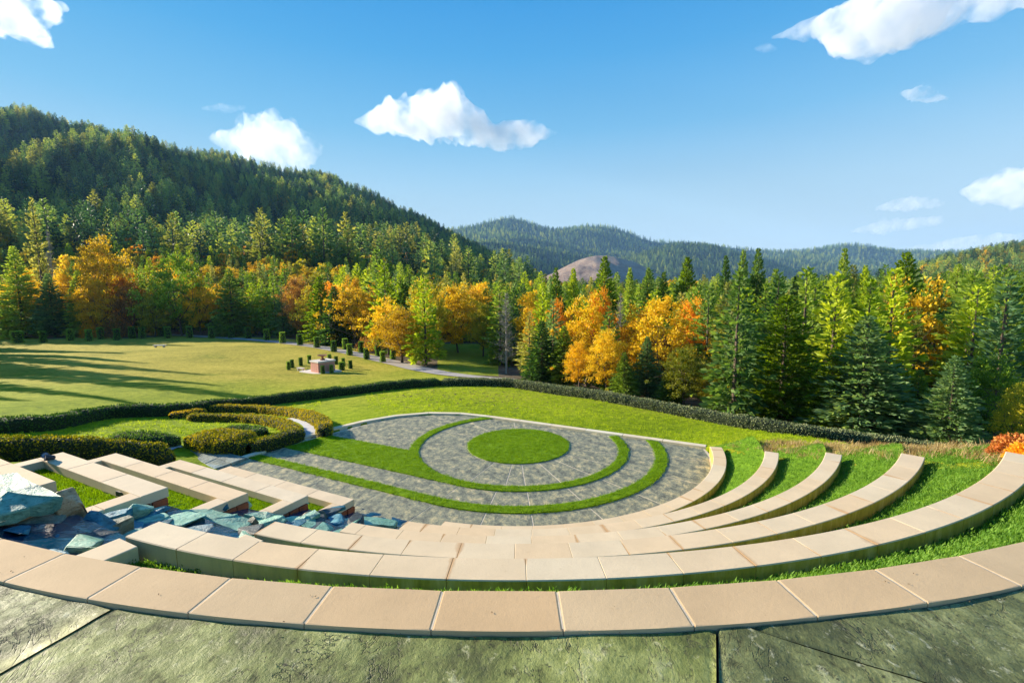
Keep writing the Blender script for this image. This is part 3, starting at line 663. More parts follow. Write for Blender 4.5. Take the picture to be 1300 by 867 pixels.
def rock_mesh(name, mt, seed, rough=.16, flat_=False, sub=3):
    """angular broken stone: hull of random points, edges slightly worn"""
    R = np.random.RandomState(seed); bm = bmesh.new(); n = 11 if flat_ else 17
    for k in range(n):
        v = R.randn(3); v /= np.linalg.norm(v); v *= R.uniform(.82, 1.08)
        if flat_: v = np.array([v[0] * 1.05, v[1] * 1.05, (.45 if v[2] > 0 else -.6) + .1 * v[0] + R.randn() * .03]); 
        bm.verts.new(v)
    r = bmesh.ops.convex_hull(bm, input=bm.verts); bmesh.ops.delete(bm, geom=list({g for g in list(r['geom_interior']) + list(r['geom_unused']) if isinstance(g, bmesh.types.BMVert)}), context='VERTS')
    bmesh.ops.bevel(bm, geom=list(bm.edges), offset=.05, segments=1, affect='EDGES'); bmesh.ops.recalc_face_normals(bm, faces=bm.faces)
    me = bpy.data.meshes.new(name); bm.to_mesh(me); bm.free(); me.materials.append(mt)
    return me
def rock(px, py, z, size, mt, label, seed, rot=(0, 0, 0), rough=.12, flat_=False):
    w = at(px, py, z); o = ob('rock', rock_mesh('rock', mt, seed, rough, flat_), label=label, category='rock')
    o.location = w + np.array([0, 0, .07]); o.scale = tuple(1.22 * v for v in size); o.rotation_euler = rot; return o
def slab(pxs, z, th, mt, label, seed, name='rock', dz=None):
    """flat broken slab from a measured outline; dz tilts it"""
    R = np.random.RandomState(seed); P = []
    for i, q in enumerate(pxs):
        zz = z if dz is None else dz[i]; P.append(at(q[0], q[1], zz + .05))
    P = np.array(P); n0 = len(P); Q = []
    for i in range(n0):
        a, b = P[i], P[(i + 1) % n0]; L = np.linalg.norm(b - a); k = max(2, int(L / .12))
        for j in range(k): Q.append(a + (b - a) * j / k + np.append(R.randn(2) * .016, 0))
    Q = np.array(Q); c = Q.mean(0); nq = len(Q); rings = [1, .97, .8, .6, .4, .2]; V = []
    for kx, rg in enumerate(rings):
        q = c + (Q - c) * rg; q[:, 2] += (vnoise(q[:, 0] * 1.3 + 40, q[:, 1] * 1.3 + 40, .9, 2) - .5) * .05 + (0 if kx == 0 else .02); V.append(q)
    V.append(c[None] + [[0, 0, .03]]); low = Q.copy(); low[:, 2] -= th * (.8 + .4 * R.rand(nq)); low[:, :2] = c[:2] + (low[:, :2] - c[:2]) * .93
    V.append(low); V = np.concatenate(V); Fc = []
    for kx in range(5):
        for i in range(nq): j = (i + 1) % nq; Fc.append((kx * nq + i, kx * nq + j, (kx + 1) * nq + j, (kx + 1) * nq + i))
    ci = 6 * nq; lo = ci + 1
    for i in range(nq): j = (i + 1) % nq; Fc.append((5 * nq + i, 5 * nq + j, ci)); Fc.append((lo + i, lo + j, j, i))
    me = mesh_np(name, V, Fc, (mt,)); bm = bmesh.new(); bm.from_mesh(me); bmesh.ops.recalc_face_normals(bm, faces=bm.faces); bm.to_mesh(me); bm.free()
    return ob(name, me, label=label, category='rock')
# measured hero rocks
slab([(-30, 606), (20, 600), (48, 616), (82, 632), (40, 644), (0, 655), (-40, 662)], 3.25, .16, M_rteal, 'huge flat turquoise slab at the left edge beside the highest planter wall', 1, dz=[3.35, 3.35, 3.3, 3.2, 3.12, 3.12, 3.15])
rock(40, 664, 2.8, (.62, .36, .34), M_rmoss, 'grey mossy boulder under the huge turquoise slab', 2)
rock(8, 662, 2.9, (.4, .3, .26), M_rtan, 'tan streaked boulder under the slab at the left edge', 3)
rock(86, 663, 2.72, (.26, .22, .46), M_rtan, 'upright rough tan boulder at the tip of the huge turquoise slab', 4)
rock(114, 676, 2.6, (.34, .24, .24), M_rblueshade, 'rounded blue and grey boulder right of the upright tan boulder', 5)
rock(90, 687, 2.62, (.2, .16, .14), M_rteal, 'small teal stone below the upright tan boulder', 6)
rock(55, 652, 2.85, (.36, .25, .2), M_rblueshade, 'blue stone wedged beneath the turquoise slab', 7)
slab([(0, 676), (36, 668), (40, 676), (8, 690), (0, 690)], 2.86, .2, M_rblueshade, 'long blue slate lying low at the left edge', 8)
slab([(36, 690), (78, 680), (78, 689), (48, 697)], 2.84, .2, M_rblueshade, 'narrow blue slate below the grey boulder', 9)
slab([(55, 697), (86, 690), (115, 697), (104, 706), (78, 703)], 2.8, .2, M_rblueshade, 'blue slate at the corner of the rosy coping', 10)
slab([(14, 690), (34, 684), (46, 691), (30, 696)], 2.85, .18, M_rblueshade, 'small blue slate at the lower left of the rock pile', 11)
slab([(128, 666), (166, 655), (168, 660), (130, 675)], 2.6, .2, M_rmoss, 'mossy ledge stone across the stream right of the boulders', 12)
slab([(105, 662), (140, 650), (168, 644), (160, 653), (128, 662)], 2.5, .2, M_rblueshade, 'long blue ledge stone under the second highest planter wall', 13)
rock(177, 653, 2.36, (.2, .16, .17), M_rteal, 'pale green boulder standing at the foot of the second highest planter wall', 14)
slab([(190, 660), (205, 652), (224, 648), (262, 647), (302, 655), (323, 664), (310, 680), (270, 678), (230, 672), (200, 666)], 2.02, .3, M_rteal, 'large pale turquoise slab in the middle of the stream', 15, dz=[2.12, 2.16, 2.16, 2.12, 2.05, 1.98, 1.98, 2.05, 2.1, 2.12])
rock(318, 672, 1.9, (.12, .1, .17), M_rmoss, 'dark pointed stone at the end of the large turquoise slab', 16)
slab([(310, 652), (340, 650), (366, 659), (356, 667), (334, 672), (322, 662)], 1.5, .26, M_rteal, 'second turquoise slab right of the large one', 17, dz=[1.6, 1.6, 1.48, 1.48, 1.5, 1.5])
rock(303, 648, 1.45, (.24, .11, .12), M_rteal, 'teal stone under the tip of the middle planter wall', 18, (0, 0, .5))
rock(283, 649, 1.6, (.12, .1, .11), M_rblueshade, 'small teal block under the middle planter wall', 19)
slab([(371, 664), (376, 658), (400, 647), (408, 652), (388, 663)], .98, .12, M_rteal, 'tilted pale slate with a light edge between the two lowest planter walls', 20, dz=[.95, .98, 1.08, 1.05, .95])
rock(396, 664, .75, (.34, .22, .2), M_rmoss, 'grey green boulder under the tilted pale slate', 21)
rock(381, 642, .85, (.19, .12, .1), M_rteal, 'blue green stone under the tip of the second lowest planter wall', 22)
rock(413, 655, .72, (.1, .09, .15), M_rtan, 'small tan stone at the foot of the lowest planter wall', 23)
slab([(414, 670), (425, 662), (450, 656), (480, 657), (505, 662), (500, 667), (470, 667), (440, 668), (425, 674)], .32, .2, M_rteal, 'curved turquoise slab at the foot of the cascade', 24, dz=[.42, .42, .34, .25, .2, .2, .27, .32, .4])
rock(425, 651, .5, (.3, .1, .1), M_rblueshade, 'blue stone in the shade of the lowest planter wall', 25, (0, 0, .5))
RN = random.Random(4)
wh = ['beside the plaza', 'below the lowest planter wall', 'below the middle planter wall', 'near the large turquoise slab', 'near the upright tan boulder', 'near the huge turquoise slab']
for i in range(85):
    r = RN.uniform(7.1, 14.0); s = RN.uniform(-1.15, 1.4) if r < 12.6 else RN.uniform(-1, 4); big = RN.uniform(.24, .52)
    mt = RN.choice([M_rblueshade, M_rblueshade, M_rteal, M_rteal, M_rblack]); o = ob('rock', rock_mesh('rock', mt, 60 + i, .1, True, 2), category='rock', group='loose slates in the stream')
    sn = ('blue' if mt is M_rblueshade else 'turquoise' if mt is M_rteal else 'dark') + (' small' if big < .33 else ' mid sized' if big < .43 else ' large'); zi = min(5, int(np.searchsorted([8.3, 9.8, 11.2, 12.7], r))); o['label'] = sn.split(' ', 1)[1] + ' loose ' + sn.split()[0] + ' slate in the shaded water ' + wh[zi + 1 if zi < 5 else 5]; o['group'] = sn + ' slates in the stream ' + wh[zi + 1 if zi < 5 else 5]
    x, y = rs(r, s); o.location = (x, y, float(np.interp(r, [6.95, 8.35, 8.36, 9.79, 9.8, 11.23, 11.24, 12.69, 12.7, 14.2], [.1, .35, .82, 1.07, 1.5, 1.75, 2.2, 2.45, 2.86, 3.11])) + RN.uniform(.01, .05)); o.scale = (big, big * RN.uniform(.4, .8), RN.uniform(.06, .11)); o.rotation_euler = (RN.uniform(-.12, .12), RN.uniform(-.12, .12), RN.uniform(0, 3))

# lamps on the planter walls
M_metal = flat('dark_metal', (.03, .035, .05), .4, .2); M_glass = flat('lamp_glass', (.3, .32, .38), .15, .2)
def lathe(prof, n=14):
    V = []; Fc = []
    for r, z in prof:
        for i in range(n): a = 6.2832 * i / n; V.append((r * math.cos(a), r * math.sin(a), z))
    for k in range(len(prof) - 1):
        for i in range(n): j = (i + 1) % n; Fc.append((k * n + i, k * n + j, (k + 1) * n + j, (k + 1) * n + i))
    Fc.append(tuple(range(n))[::-1]); Fc.append(tuple((len(prof) - 1) * n + i for i in range(n)))
    return V, Fc
def lamp(px, py, z, sc, label, heads=1):
    w = at(px, py, z); t = thing('spotlight', label, 'lamp', tuple(w))
    V, Fc = lathe([(.05, 0), (.05, .02), (.012, .03), (.012, .08)], 10); o = ob('lamp_stem', mesh_np('lamp_stem', np.array(V) * sc, Fc, (M_metal,)), t)
    for k in range(heads):
        V, Fc = lathe([(.03, -.1), (.055, -.07), (.075, .05), (.08, .09), (.07, .09), (.066, .075)], 14)
        o = ob('lamp_head', mesh_np('lamp_head', np.array(V) * sc, Fc, (M_metal,)), t); o.location = (k * .2 * sc, -k * .12 * sc, .11 * sc); o.rotation_euler = (.9, .5 - k * 1.6, 0)
        V, Fc = lathe([(.064, .076), (.064, .082)], 14); l = ob('lens', mesh_np('lens', np.array(V) * sc, Fc, (M_glass,)), o)
lamp(60, 584, 2.5, .85, 'dark double spotlight on the back end of the second highest planter wall', 2)
lamp(133, 587, 1.62, .7, 'small dark lamp in the back corner of the middle planter')
lamp(363, 633, .98, .6, 'tiny dark lamp at the inner corner of the second lowest planter wall')
w = at(152, 628, 2.38); t = thing('box_light', 'dark blue box light on the corner of the second highest planter wall', 'lamp', tuple(w), rad(-20))
ob('lamp_housing', prism('lamp_housing', [(-.02, -.05), (.2, -.05), (.2, .05), (-.02, .05)], 0, .09, (M_metal,), .02), t)
V, Fc = lathe([(.035, 0), (.035, .03)], 12); o = ob('lens', mesh_np('lens', V, Fc, (M_glass,)), t); o.location = (.205, 0, .045); o.rotation_euler = (0, 1.57, 0)

# ------------------------------------------------------------------ hedges
def cards(P, D, L, Wd, R, fold=.25):
    """leaf cards: kite quads from points P along D"""
    n = len(P); D = D / (np.linalg.norm(D, axis=1, keepdims=True) + 1e-9); r = R.randn(n, 3); sd_ = np.cross(D, r); sd_ /= (np.linalg.norm(sd_, axis=1, keepdims=True) + 1e-9); up = np.cross(sd_, D)
    L = np.broadcast_to(L, (n,))[:, None]; Wd = np.broadcast_to(Wd, (n,))[:, None]
    a = P; b = P + D * L * .45 + sd_ * Wd / 2 + up * Wd * fold; c = P + D * L; d = P + D * L * .45 - sd_ * Wd / 2 + up * Wd * fold
    V = np.stack([a, b, c, d], 1).reshape(-1, 3); k = np.arange(n)[:, None] * 4
    return V, np.concatenate([k + [0, 1, 2], k + [0, 2, 3]], 1).reshape(-1, 3)
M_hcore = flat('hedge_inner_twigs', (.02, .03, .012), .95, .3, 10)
def hedge(name, label, path, w, h, mat, dens=240, leaf=.07, seed=1, step=.22, closed_ends=True, wob=.08, tops=None, ground=None):
    """path: list of (x,y); leaves cover a rounded body; returns thing"""
    R = np.random.RandomState(seed); P = resample(smoothp(path), step); n = len(P); P = np.array(P)
    T = np.gradient(P, axis=0); T /= np.linalg.norm(T, axis=1, keepdims=True); Nn = np.stack([-T[:, 1], T[:, 0]], 1)
    g = gnd(P[:, 0], P[:, 1]) if ground is None else np.full(n, ground)
    ang = np.linspace(-.1, math.pi + .1, 13); ca, sa = np.cos(ang), np.sin(ang); pw = .42
    px_ = np.sign(ca) * np.abs(ca) ** pw; pz_ = np.sign(sa) * np.abs(sa) ** pw
    hv = h * (1 + wob * 2.4 * (vnoise(P[:, 0] * 1 + 7, P[:, 1] + 3, .8, 3) - .5)); wv = w * (1 + wob * 2.4 * (vnoise(P[:, 0] + 31, P[:, 1] + 13, .9, 3) - .5))
    if closed_ends:
        e = np.minimum(np.arange(n), np.arange(n)[::-1]) * step / (w * .5); e = np.clip(e, .05, 1) ** .5; hv = hv * (.55 + .45 * e); wv = wv * e
    X = P[:, None, 0] + Nn[:, None, 0] * px_[None] * wv[:, None] / 2; Y = P[:, None, 1] + Nn[:, None, 1] * px_[None] * wv[:, None] / 2; Zc = g[:, None] + pz_[None] * hv[:, None] * .96
    bmp = (vnoise(X * 1.7 + 3 + Zc, Y * 1.7 + 8, .35, 2) - .5) * .1; Zc = Zc + bmp * (pz_[None] > .4); X = X + Nn[:, None, 0] * px_[None] * bmp; Y = Y + Nn[:, None, 1] * px_[None] * bmp
    G = np.stack([X, Y, Zc], -1); m = len(ang); idx = np.arange(n * m).reshape(n, m); Fq = np.stack([idx[:-1, :-1], idx[:-1, 1:], idx[1:, 1:], idx[1:, :-1]], -1).reshape(-1, 4)
    t = thing(name, label, 'hedge', (float(P[n // 2, 0]), float(P[n // 2, 1]), float(g[n // 2])))
    off = np.array([P[n // 2, 0], P[n // 2, 1], g[n // 2]])
    cen = np.stack([P[:, 0], P[:, 1], g + h * .4], -1)[:, None]
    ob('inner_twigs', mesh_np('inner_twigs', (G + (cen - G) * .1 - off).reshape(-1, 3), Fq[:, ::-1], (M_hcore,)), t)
    # leaves on the quads
    q = G.reshape(-1, 3)[Fq]; nn = np.cross(q[:, 2] - q[:, 0], q[:, 3] - q[:, 1]); ar = np.linalg.norm(nn, axis=1) / 2; nn = nn / (2 * ar[:, None] + 1e-9)
    out = q.mean(1) - np.repeat(cen[:, 0], m - 1, 0)[:len(q)]; nn *= np.sign((nn * out).sum(1, keepdims=True)); N_ = int(ar.sum() * dens); pk = R.choice(len(q), N_, p=ar / ar.sum())
    a, b = R.rand(N_, 1), R.rand(N_, 1); pt = (q[pk, 0] * (1 - a) + q[pk, 1] * a) * (1 - b) + (q[pk, 3] * (1 - a) + q[pk, 2] * a) * b
    D = nn[pk] * .7 + R.randn(N_, 3) * .6 + np.array([0, 0, .35]); pt = pt - nn[pk] * leaf * .5 * R.rand(N_, 1)
    V, Fc = cards(pt - off, D, leaf * (.7 + .7 * R.rand(N_)), leaf * .62, R); ob('leaves', mesh_np('leaves', V, Fc, (mat,)), t, kind='stuff')
    return t
def ap(*pts): return [tuple(atg(*p)[:2]) for p in pts]
Hl = ap((0, 549), (40, 548), (70, 544), (100, 537), (130, 531), (165, 529), (200, 528), (235, 525), (266, 521), (318, 516), (370, 510), (415, 504), (460, 499), (500, 494), (560, 490), (640, 490), (680, 496), (769, 509), (867, 528), (1000, 552), (1060, 561))
Hl += [tuple(at(px, py, -1.75)[:2]) for px, py in ((1110, 568), (1180, 577), (1222, 581))]
Hl = [(-30, Hl[0][1] + .2), (-24.5, Hl[0][1])] + Hl
k_ = 17
hedge('long_hedge', 'long dark green hedge with an uneven top curving behind the left lawns', Hl[:k_], .9, .62, MF['hedge'], 190, .085, 1, .3, wob=.16)
hedge('long_hedge', 'long clipped grey green hedge between the right lawn and the conifers', Hl[k_ - 1:], .95, .62, MF['hedgegrey'], 190, .085, 2, .3, wob=.1)
def hp(label, pts, w, h, mat, seed, dens=420, leaf=.06, **kw): return hedge('low_hedge', label, ap(*pts), w, h, mat, dens, leaf, seed, .14, **kw)
hp('outer golden hedge ring curving round the pale garden path', [(266, 523), (300, 523), (340, 524), (378, 529), (404, 538), (414, 547), (411, 556)], .6, .45, MF['hedgegold'], 3)
hp('inner golden hedge ring between the small lawn and the garden path', [(238, 534), (270, 535), (305, 535), (345, 539), (366, 546), (375, 553), (368, 560)], .55, .4, MF['hedgegold'], 4)
hp('short golden hedge lobe touching the long dark hedge', [(216, 532), (236, 529), (262, 525)], .7, .35, MF['hedgegold'], 5)
hp('thick golden green hedge beside the reflecting pool', [(236, 567), (262, 567), (290, 570), (318, 577)], 1.6, .62, MF['hedgegold'], 6, 480, .07)
hp('tapering hedge arm between the pool hedge and the plaza curb', [(318, 577), (345, 569), (386, 556)], .85, .52, MF['hedgegold'], 7)
hp('low dark hedge strip at the edge of the small lawn', [(284, 549), (310, 549), (338, 553)], .6, .3, MF['hedge'], 8)
hp('dark green hedge left of the pool, behind the front golden hedge', [(138, 566), (175, 567), (205, 568), (228, 565)], 1.1, .55, MF['hedge'], 9)
Hf = [(-19, 9.4), (-15.5, 10.6), (-13.6, 11.9), (-12.4, 13.0), (-11.45, 13.6), (-10.6, 13.75)]
hedge('low_hedge', 'front hedge with yellow tipped top running behind the straight planter walls', Hf, .85, .0 + .72, MF['hedgegold'], 480, .065, 10, .14)

# ------------------------------------------------------------------ path, pool and small lawn things
M_path = flat('path_concrete', (.5, .5, .5), .9, .15, 3, .2); M_road = flat('gravel_road', (.36, .33, .3), .95, .2, 5, .4)
def ribbon(name, P, wl, mt, dz=.04, step=.5):
    P = np.array(resample(smoothp(P), step)); T = np.gradient(P[:, :2], axis=0); T /= np.linalg.norm(T, axis=1, keepdims=True); Nn = np.stack([-T[:, 1], T[:, 0]], 1)
    A = P[:, :2] + Nn * wl / 2; B = P[:, :2] - Nn * wl / 2
    f = lambda Q: [(q[0], q[1], float(z)) for q, z in zip(Q, gnd(Q[:, 0], Q[:, 1]) + dz)]
    m = 5; rows = [np.array(f(A + (B - A) * k / m)) for k in range(m + 1)]
    V = np.concatenate(rows); idx = np.arange(len(V)).reshape(m + 1, -1); Fq = np.stack([idx[:-1, :-1], idx[1:, :-1], idx[1:, 1:], idx[:-1, 1:]], -1).reshape(-1, 4)
    return ob(name, mesh_np(name, V, Fq, (mt,)), kind='structure')
ribbon('lawn_path', ap((180, 424), (240, 426), (300, 430), (350, 434), (400, 440), (440, 447), (480, 456), (520, 466), (560, 474), (600, 479), (650, 482)), 2.7, M_road, .07)
ribbon('garden_path', ap((372, 531), (390, 534), (401, 541), (401, 549), (394, 556)), .95, M_path, .03, .15)
ribbon('garden_path', ap((196, 573), (212, 567), (228, 566)), 1.0, M_path, .05, .15)
M_pool = mat_slate('wet_pool_slate', [(.09, .12, .1), (.18, .22, .19), (.28, .32, .27), (.38, .42, .34), (.55, .56, .48)], 1.3, .2)  # slate tones lightened so the colour carries the reflected sky
for nd in M_pool.node_tree.nodes:
    if nd.type == 'BSDF_PRINCIPLED': nd.inputs['Coat Weight'].default_value = .8; nd.inputs['Coat Roughness'].default_value = .05
pl = [at(*p, .12)[:2] for p in [(233, 567), (246, 563), (314, 580), (272, 594), (243, 586)]]
t = thing('reflecting_pool', 'shallow wet slate reflecting pool between the hedges and the lowest planter wall', 'pool')
pc = np.mean(pl, 0); a, b, c, d, e = [np.array(p) for p in pl]
L4 = lambda u, v: tuple((b * (1 - u) + c * u) * (1 - v) + ((a + e) / 2 * (1 - u) + d * u) * v)
for i in range(3):
    for k in range(2):
        u0, u1 = i / 3 + .006, (i + 1) / 3 - .006; v0, v1 = k / 2 + .008, (k + 1) / 2 - .008
        ob('pool_slab', prism('pool_slab', [L4(u0, v0), L4(u1, v0), L4(u1, v1), L4(u0, v1)], -.3, .1 - .012 * ((i + k) % 2), (M_pool,), .01), t)

M_top = MF['hedge']
def topiary_mesh(R, w, h, lod=700):
    n = lod; th_ = R.rand(n) * 6.283; top = R.rand(n) < .25; z = np.where(top, h, R.rand(n) * h); r = np.where(top, w / 2 * np.sqrt(R.rand(n)), w / 2 * (1 - .06 * (z / h)))
    r = r * (1 + .1 * np.sin(z / h * 7 + R.rand() * 6)); P = np.stack([r * np.cos(th_), r * np.sin(th_), z], 1); D = np.stack([np.cos(th_) * ~top, np.sin(th_) * ~top, .4 + top], 1) + R.randn(n, 3) * .5
    return cards(P - D * .02, D, .1, .07, R)
TP = []
for i in range(4):
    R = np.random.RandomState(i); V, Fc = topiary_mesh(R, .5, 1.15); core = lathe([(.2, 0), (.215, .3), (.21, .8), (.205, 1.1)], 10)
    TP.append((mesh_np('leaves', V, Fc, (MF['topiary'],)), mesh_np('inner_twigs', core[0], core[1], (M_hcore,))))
tb = [(22.6, 434), (55, 434), (90, 431.5), (113.5, 432), (128, 429.6), (149, 431), (168, 428.5), (181, 429), (205, 426), (213.5, 428.5), (241, 428), (269, 428.5), (294, 428.5), (315.4, 429), (339, 431), (359, 435), (381, 437.5), (402.5, 440.6), (416, 437.5), (424, 445.5), (438.5, 443), (444, 450), (459, 447), (465.5, 455), (480, 451), (486, 459), (499, 455)]
def topiary(w, sxy, sz, label, group, i):
    t = thing('topiary', label, 'topiary', (float(w[0]), float(w[1]), float(w[2]) - .03), i * 1.3, group)
    ob('leaves', TP[i % 4][0], t, kind='stuff'); ob('inner_twigs', TP[i % 4][1], t); t.scale = (sxy, sxy, sz)
nx_lab = {0: 'wide dark clipped bush at the far left end of the path row', 1: 'second clipped column bush from the left end of the row', 26: 'clipped column bush nearest the yellow orange maple by the path', 25: 'near side clipped column at the right end of the path row'}
for i, (px, py) in enumerate(tb):
    w = atg(px, py + 1); hpx = 14 if i > 13 else 14.5; D = w[1]; h = hpx * D / F; wd = 6.4 * D / F * (1.7 if i == 0 else 1)
    side = 'far' if i in (18, 20, 22, 24, 26, 8, 4) else 'near'
    topiary(w, wd / .5, h / 1.15, nx_lab.get(i, f'small clipped column bush on the {side} side of the path, position {i + 1} from the left'), 'clipped column bushes along the lawn path', i)
bb = [(366.5, 469.5, 'leftmost of the bushes round the pink fountain block'), (371, 467, 'second from left of the bushes round the pink fountain block'), (382, 464.5, 'behind the low pink side wall'), (393, 461.5, 'behind the left edge of the pink block'), (410, 474.5, 'standing just in front of the pink block face'), (421, 473.5, 'at the right front corner of the pink block'),
      (427, 463, 'behind and right of the pink block'), (434, 470, 'the thickest one right of the pink block'), (436, 465, 'half hidden behind the thickest bush by the block'), (445, 468, 'rightmost of the bushes round the pink fountain block'), (418.5, 460, 'behind the bowl of the pink block')]
for i, (px, py, lb) in enumerate(bb):
    w = atg(px, py); D = w[1]; topiary(w, (6.5 if i == 7 else 4.4) * D / F / .5, 10.5 * D / F / 1.15, 'column bush ' + lb, 'clipped bushes round the fountain block', i + 2)
# pink fountain block
M_pink = flat('pink_brick', (.62, .3, .22), .85, .15, 10, .3); M_capst = flat('cap_stone', (.66, .6, .52), .8, .12); M_brown = flat('brown_stone', (.3, .14, .07), .85, .3)
w = atg(405.5, 474); pk = thing('fountain_block', 'square pink brick block with pale cap and brown bowl in the far lawn', 'monument', tuple(w), rad(-38))
s_ = w[1] / F; bw, bl, bh = 17 * s_ * 1.25, 14 * s_ * 1.35, 13.5 * s_
nb = 5
for sidei in range(4):     # brick courses
    for c in range(nb):
        z0 = c * bh / nb; 
        for q in range(4):
            Lx = bl if sidei % 2 == 0 else bw; st = Lx / 4; a = q * st - Lx / 2
            P = [(a + .01, -.09), (a + st - .01, -.09), (a + st - .01, 0), (a + .01, 0)]
            me = prism('brick', P, z0 + .01, z0 + bh / nb - .01, (M_pink,), .01); o = ob('brick', me, pk)
            cx, cy = -bl / 2, bw / 2
            o.location = [(cx, 0, 0), (0, cy, 0), (cx, bw, 0), (-bl, cy, 0)][sidei]; o.rotation_euler = (0, 0, [0, math.pi / 2, math.pi, -math.pi / 2][sidei])
ob('core', prism('core', [(-bl + .02, .02), (-.02, .02), (-.02, bw - .02), (-bl + .02, bw - .02)], -.3, bh - .01, (M_pink,), 0), pk)
ob('cap', prism('cap', [(-bl - .12, -.16), (.14, -.16), (.14, bw + .14), (-bl - .12, bw + .14)], bh, bh + .16, (M_capst,), .02), pk)
V, Fc = lathe([(.28, 0), (.3, .1), (.14, .18), (.12, .36), (.2, .42), (.5, .5), (.56, .6), (.5, .6), (.42, .55)], 18)
o = ob('bowl', mesh_np('bowl', V, Fc, (M_brown,)), pk); o.location = (-bl / 2, bw / 2, bh + .16)
o = ob('side_wall', prism('side_wall', [(-bl - 1.15, .5), (-bl - .02, .5), (-bl - .02, .85), (-bl - 1.15, .85)], 0, bh * .48, (M_pink,), .02), pk)
o = ob('paved_base', prism('paved_base', [(-bl - 1.5, -.7), (.5, -.7), (.5, bw + .6), (-bl - 1.5, bw + .6)], -.3, .05, (M_capst,), .01), pk)
w = atg(382, 471); t = thing('stone_bench', 'small pale stone bench left of the pink fountain block', 'bench', tuple(w), rad(-30))
ob('seat', prism('seat', [(-.55, -.18), (.55, -.18), (.55, .18), (-.55, .18)], .3, .4, (M_capst,), .02), t)
for x in (-.4, .4): ob('leg', prism('leg', [(x - .07, -.14), (x + .07, -.14), (x + .07, .14), (x - .07, .14)], 0, .3, (M_capst,), .01), t)
w = atg(203, 441); t = thing('stone_bench', 'low white stone bench alone at the top of the shaded far lawn', 'bench', tuple(w), rad(8))
ob('seat', prism('seat', [(-1.1, -.3), (1.1, -.3), (1.1, .3), (-1.1, .3)], .3, .48, (M_capst,), .03), t)
for x in (-.75, .75): ob('leg', prism('leg', [(x - .12, -.24), (x + .12, -.24), (x + .12, .24), (x - .12, .24)], 0, .3, (M_capst,), .01), t)
w = atg(79, 541); o = ob('rock', rock_mesh('rock', flat('pale_rock', (.5, .5, .52), .8), 77), label='pale rounded rock in front of the long dark hedge at the left', category='rock'); o.location = w; o.scale = (.32, .22, .2)

# lawn tufts and soil specks
def patch(name, poly, label, protos, dens, dz=.0, step=.4, seed=1, smin=.6, smax=1.3, tilt=.4):
    xs = [p[0] for p in poly]; ys = [p[1] for p in poly]; gx = np.arange(min(xs), max(xs), step); gy = np.arange(min(ys), max(ys), step); Xg, Yg = np.meshgrid(gx, gy)
    V = np.stack([Xg, Yg, gnd(Xg, Yg) - .02 + dz], -1); cx = Xg[:-1, :-1] + step / 2; cy = Yg[:-1, :-1] + step / 2; kp = inside_poly(cx, cy, poly) & ~inside_poly(cx, cy, foot)
    idx = np.arange(Xg.size).reshape(Xg.shape); Fq = np.stack([idx[:-1, :-1], idx[:-1, 1:], idx[1:, 1:], idx[1:, :-1]], -1)[kp]
    o = ob(name, mesh_np(name, V.reshape(-1, 3), Fq, (M_ground,)), kind='stuff', category='grass', label=label); scatter(o, protos, dens, smin, smax, seed, tilt, keep=False); return o
hp_ = lambda i: Hl[i]
rl_ = [(-6.3, 21.6), (-4, 22.2), (-1, 21.2), (7.3, 16.9), (8.0, 15.0), (9.2, 12.5), (9.8, 9.5), (10.5, 7.6), (15, 11)] + [tuple(np.array(p) * .985) for p in Hl[:13:-1]]
patch('lawn_grass', rl_, 'sunny lawn grass between the plaza curb and the long hedge', P_lawn, 16)
ll_ = [(-9.5, 17.3), (-11, 17.8), (-14.5, 14.8), (-20, 12), (-24, 14)] + [tuple(np.array(p) * .98) for p in Hl[1:14]]
patch('lawn_grass', ll_, 'small sunny lawn left between the long hedge and the low hedges', P_lawn, 14, seed=4)
for k, (q, lb) in enumerate([([pol(7.6, -8), pol(8.5, -24), (10.6, 13.6), (9.5, 15.6)], 'lowest'), ([pol(8.9, -26), pol(9.9, -35), (11.6, 11.8), (10.8, 13.6)], 'second'), ([pol(10.3, -33), pol(11.3, -42), (12.6, 10), (11.8, 12)], 'third'), ([pol(11.8, -40), pol(12.9, -50), (10.5, 8.4), (13.5, 11.0), (12.4, 12)], 'fourth')]):
    patch('dry_grass', q, f'tan dry grass clump beyond the right end of the {lb} grass terrace', P_dry, [22, 26, 32, 40][k], .05, .2, 40 + k)
RN = random.Random(8); bm = bmesh.new()
for i in range(150):
    px = RN.gauss(575, 55); py = RN.gauss(504, 6) + (px - 575) * .03
    if py < 493 or py > 521: continue
    w = atg(px, py); m4 = Matrix.Translation(w) @ Matrix.Rotation(RN.random() * 6, 4, 'Z') @ Matrix.Diagonal((RN.uniform(.05, .16), RN.uniform(.04, .1), .03, 1)); bmesh.ops.create_icosphere(bm, subdivisions=1, radius=1, matrix=m4)
me = bpy.data.meshes.new('soil_clods'); bm.to_mesh(me); bm.free(); me.materials.append(M_soil); ob('soil_clods', me, kind='stuff', label='scattered dark soil clods on the lawn beyond the plaza', category='soil')

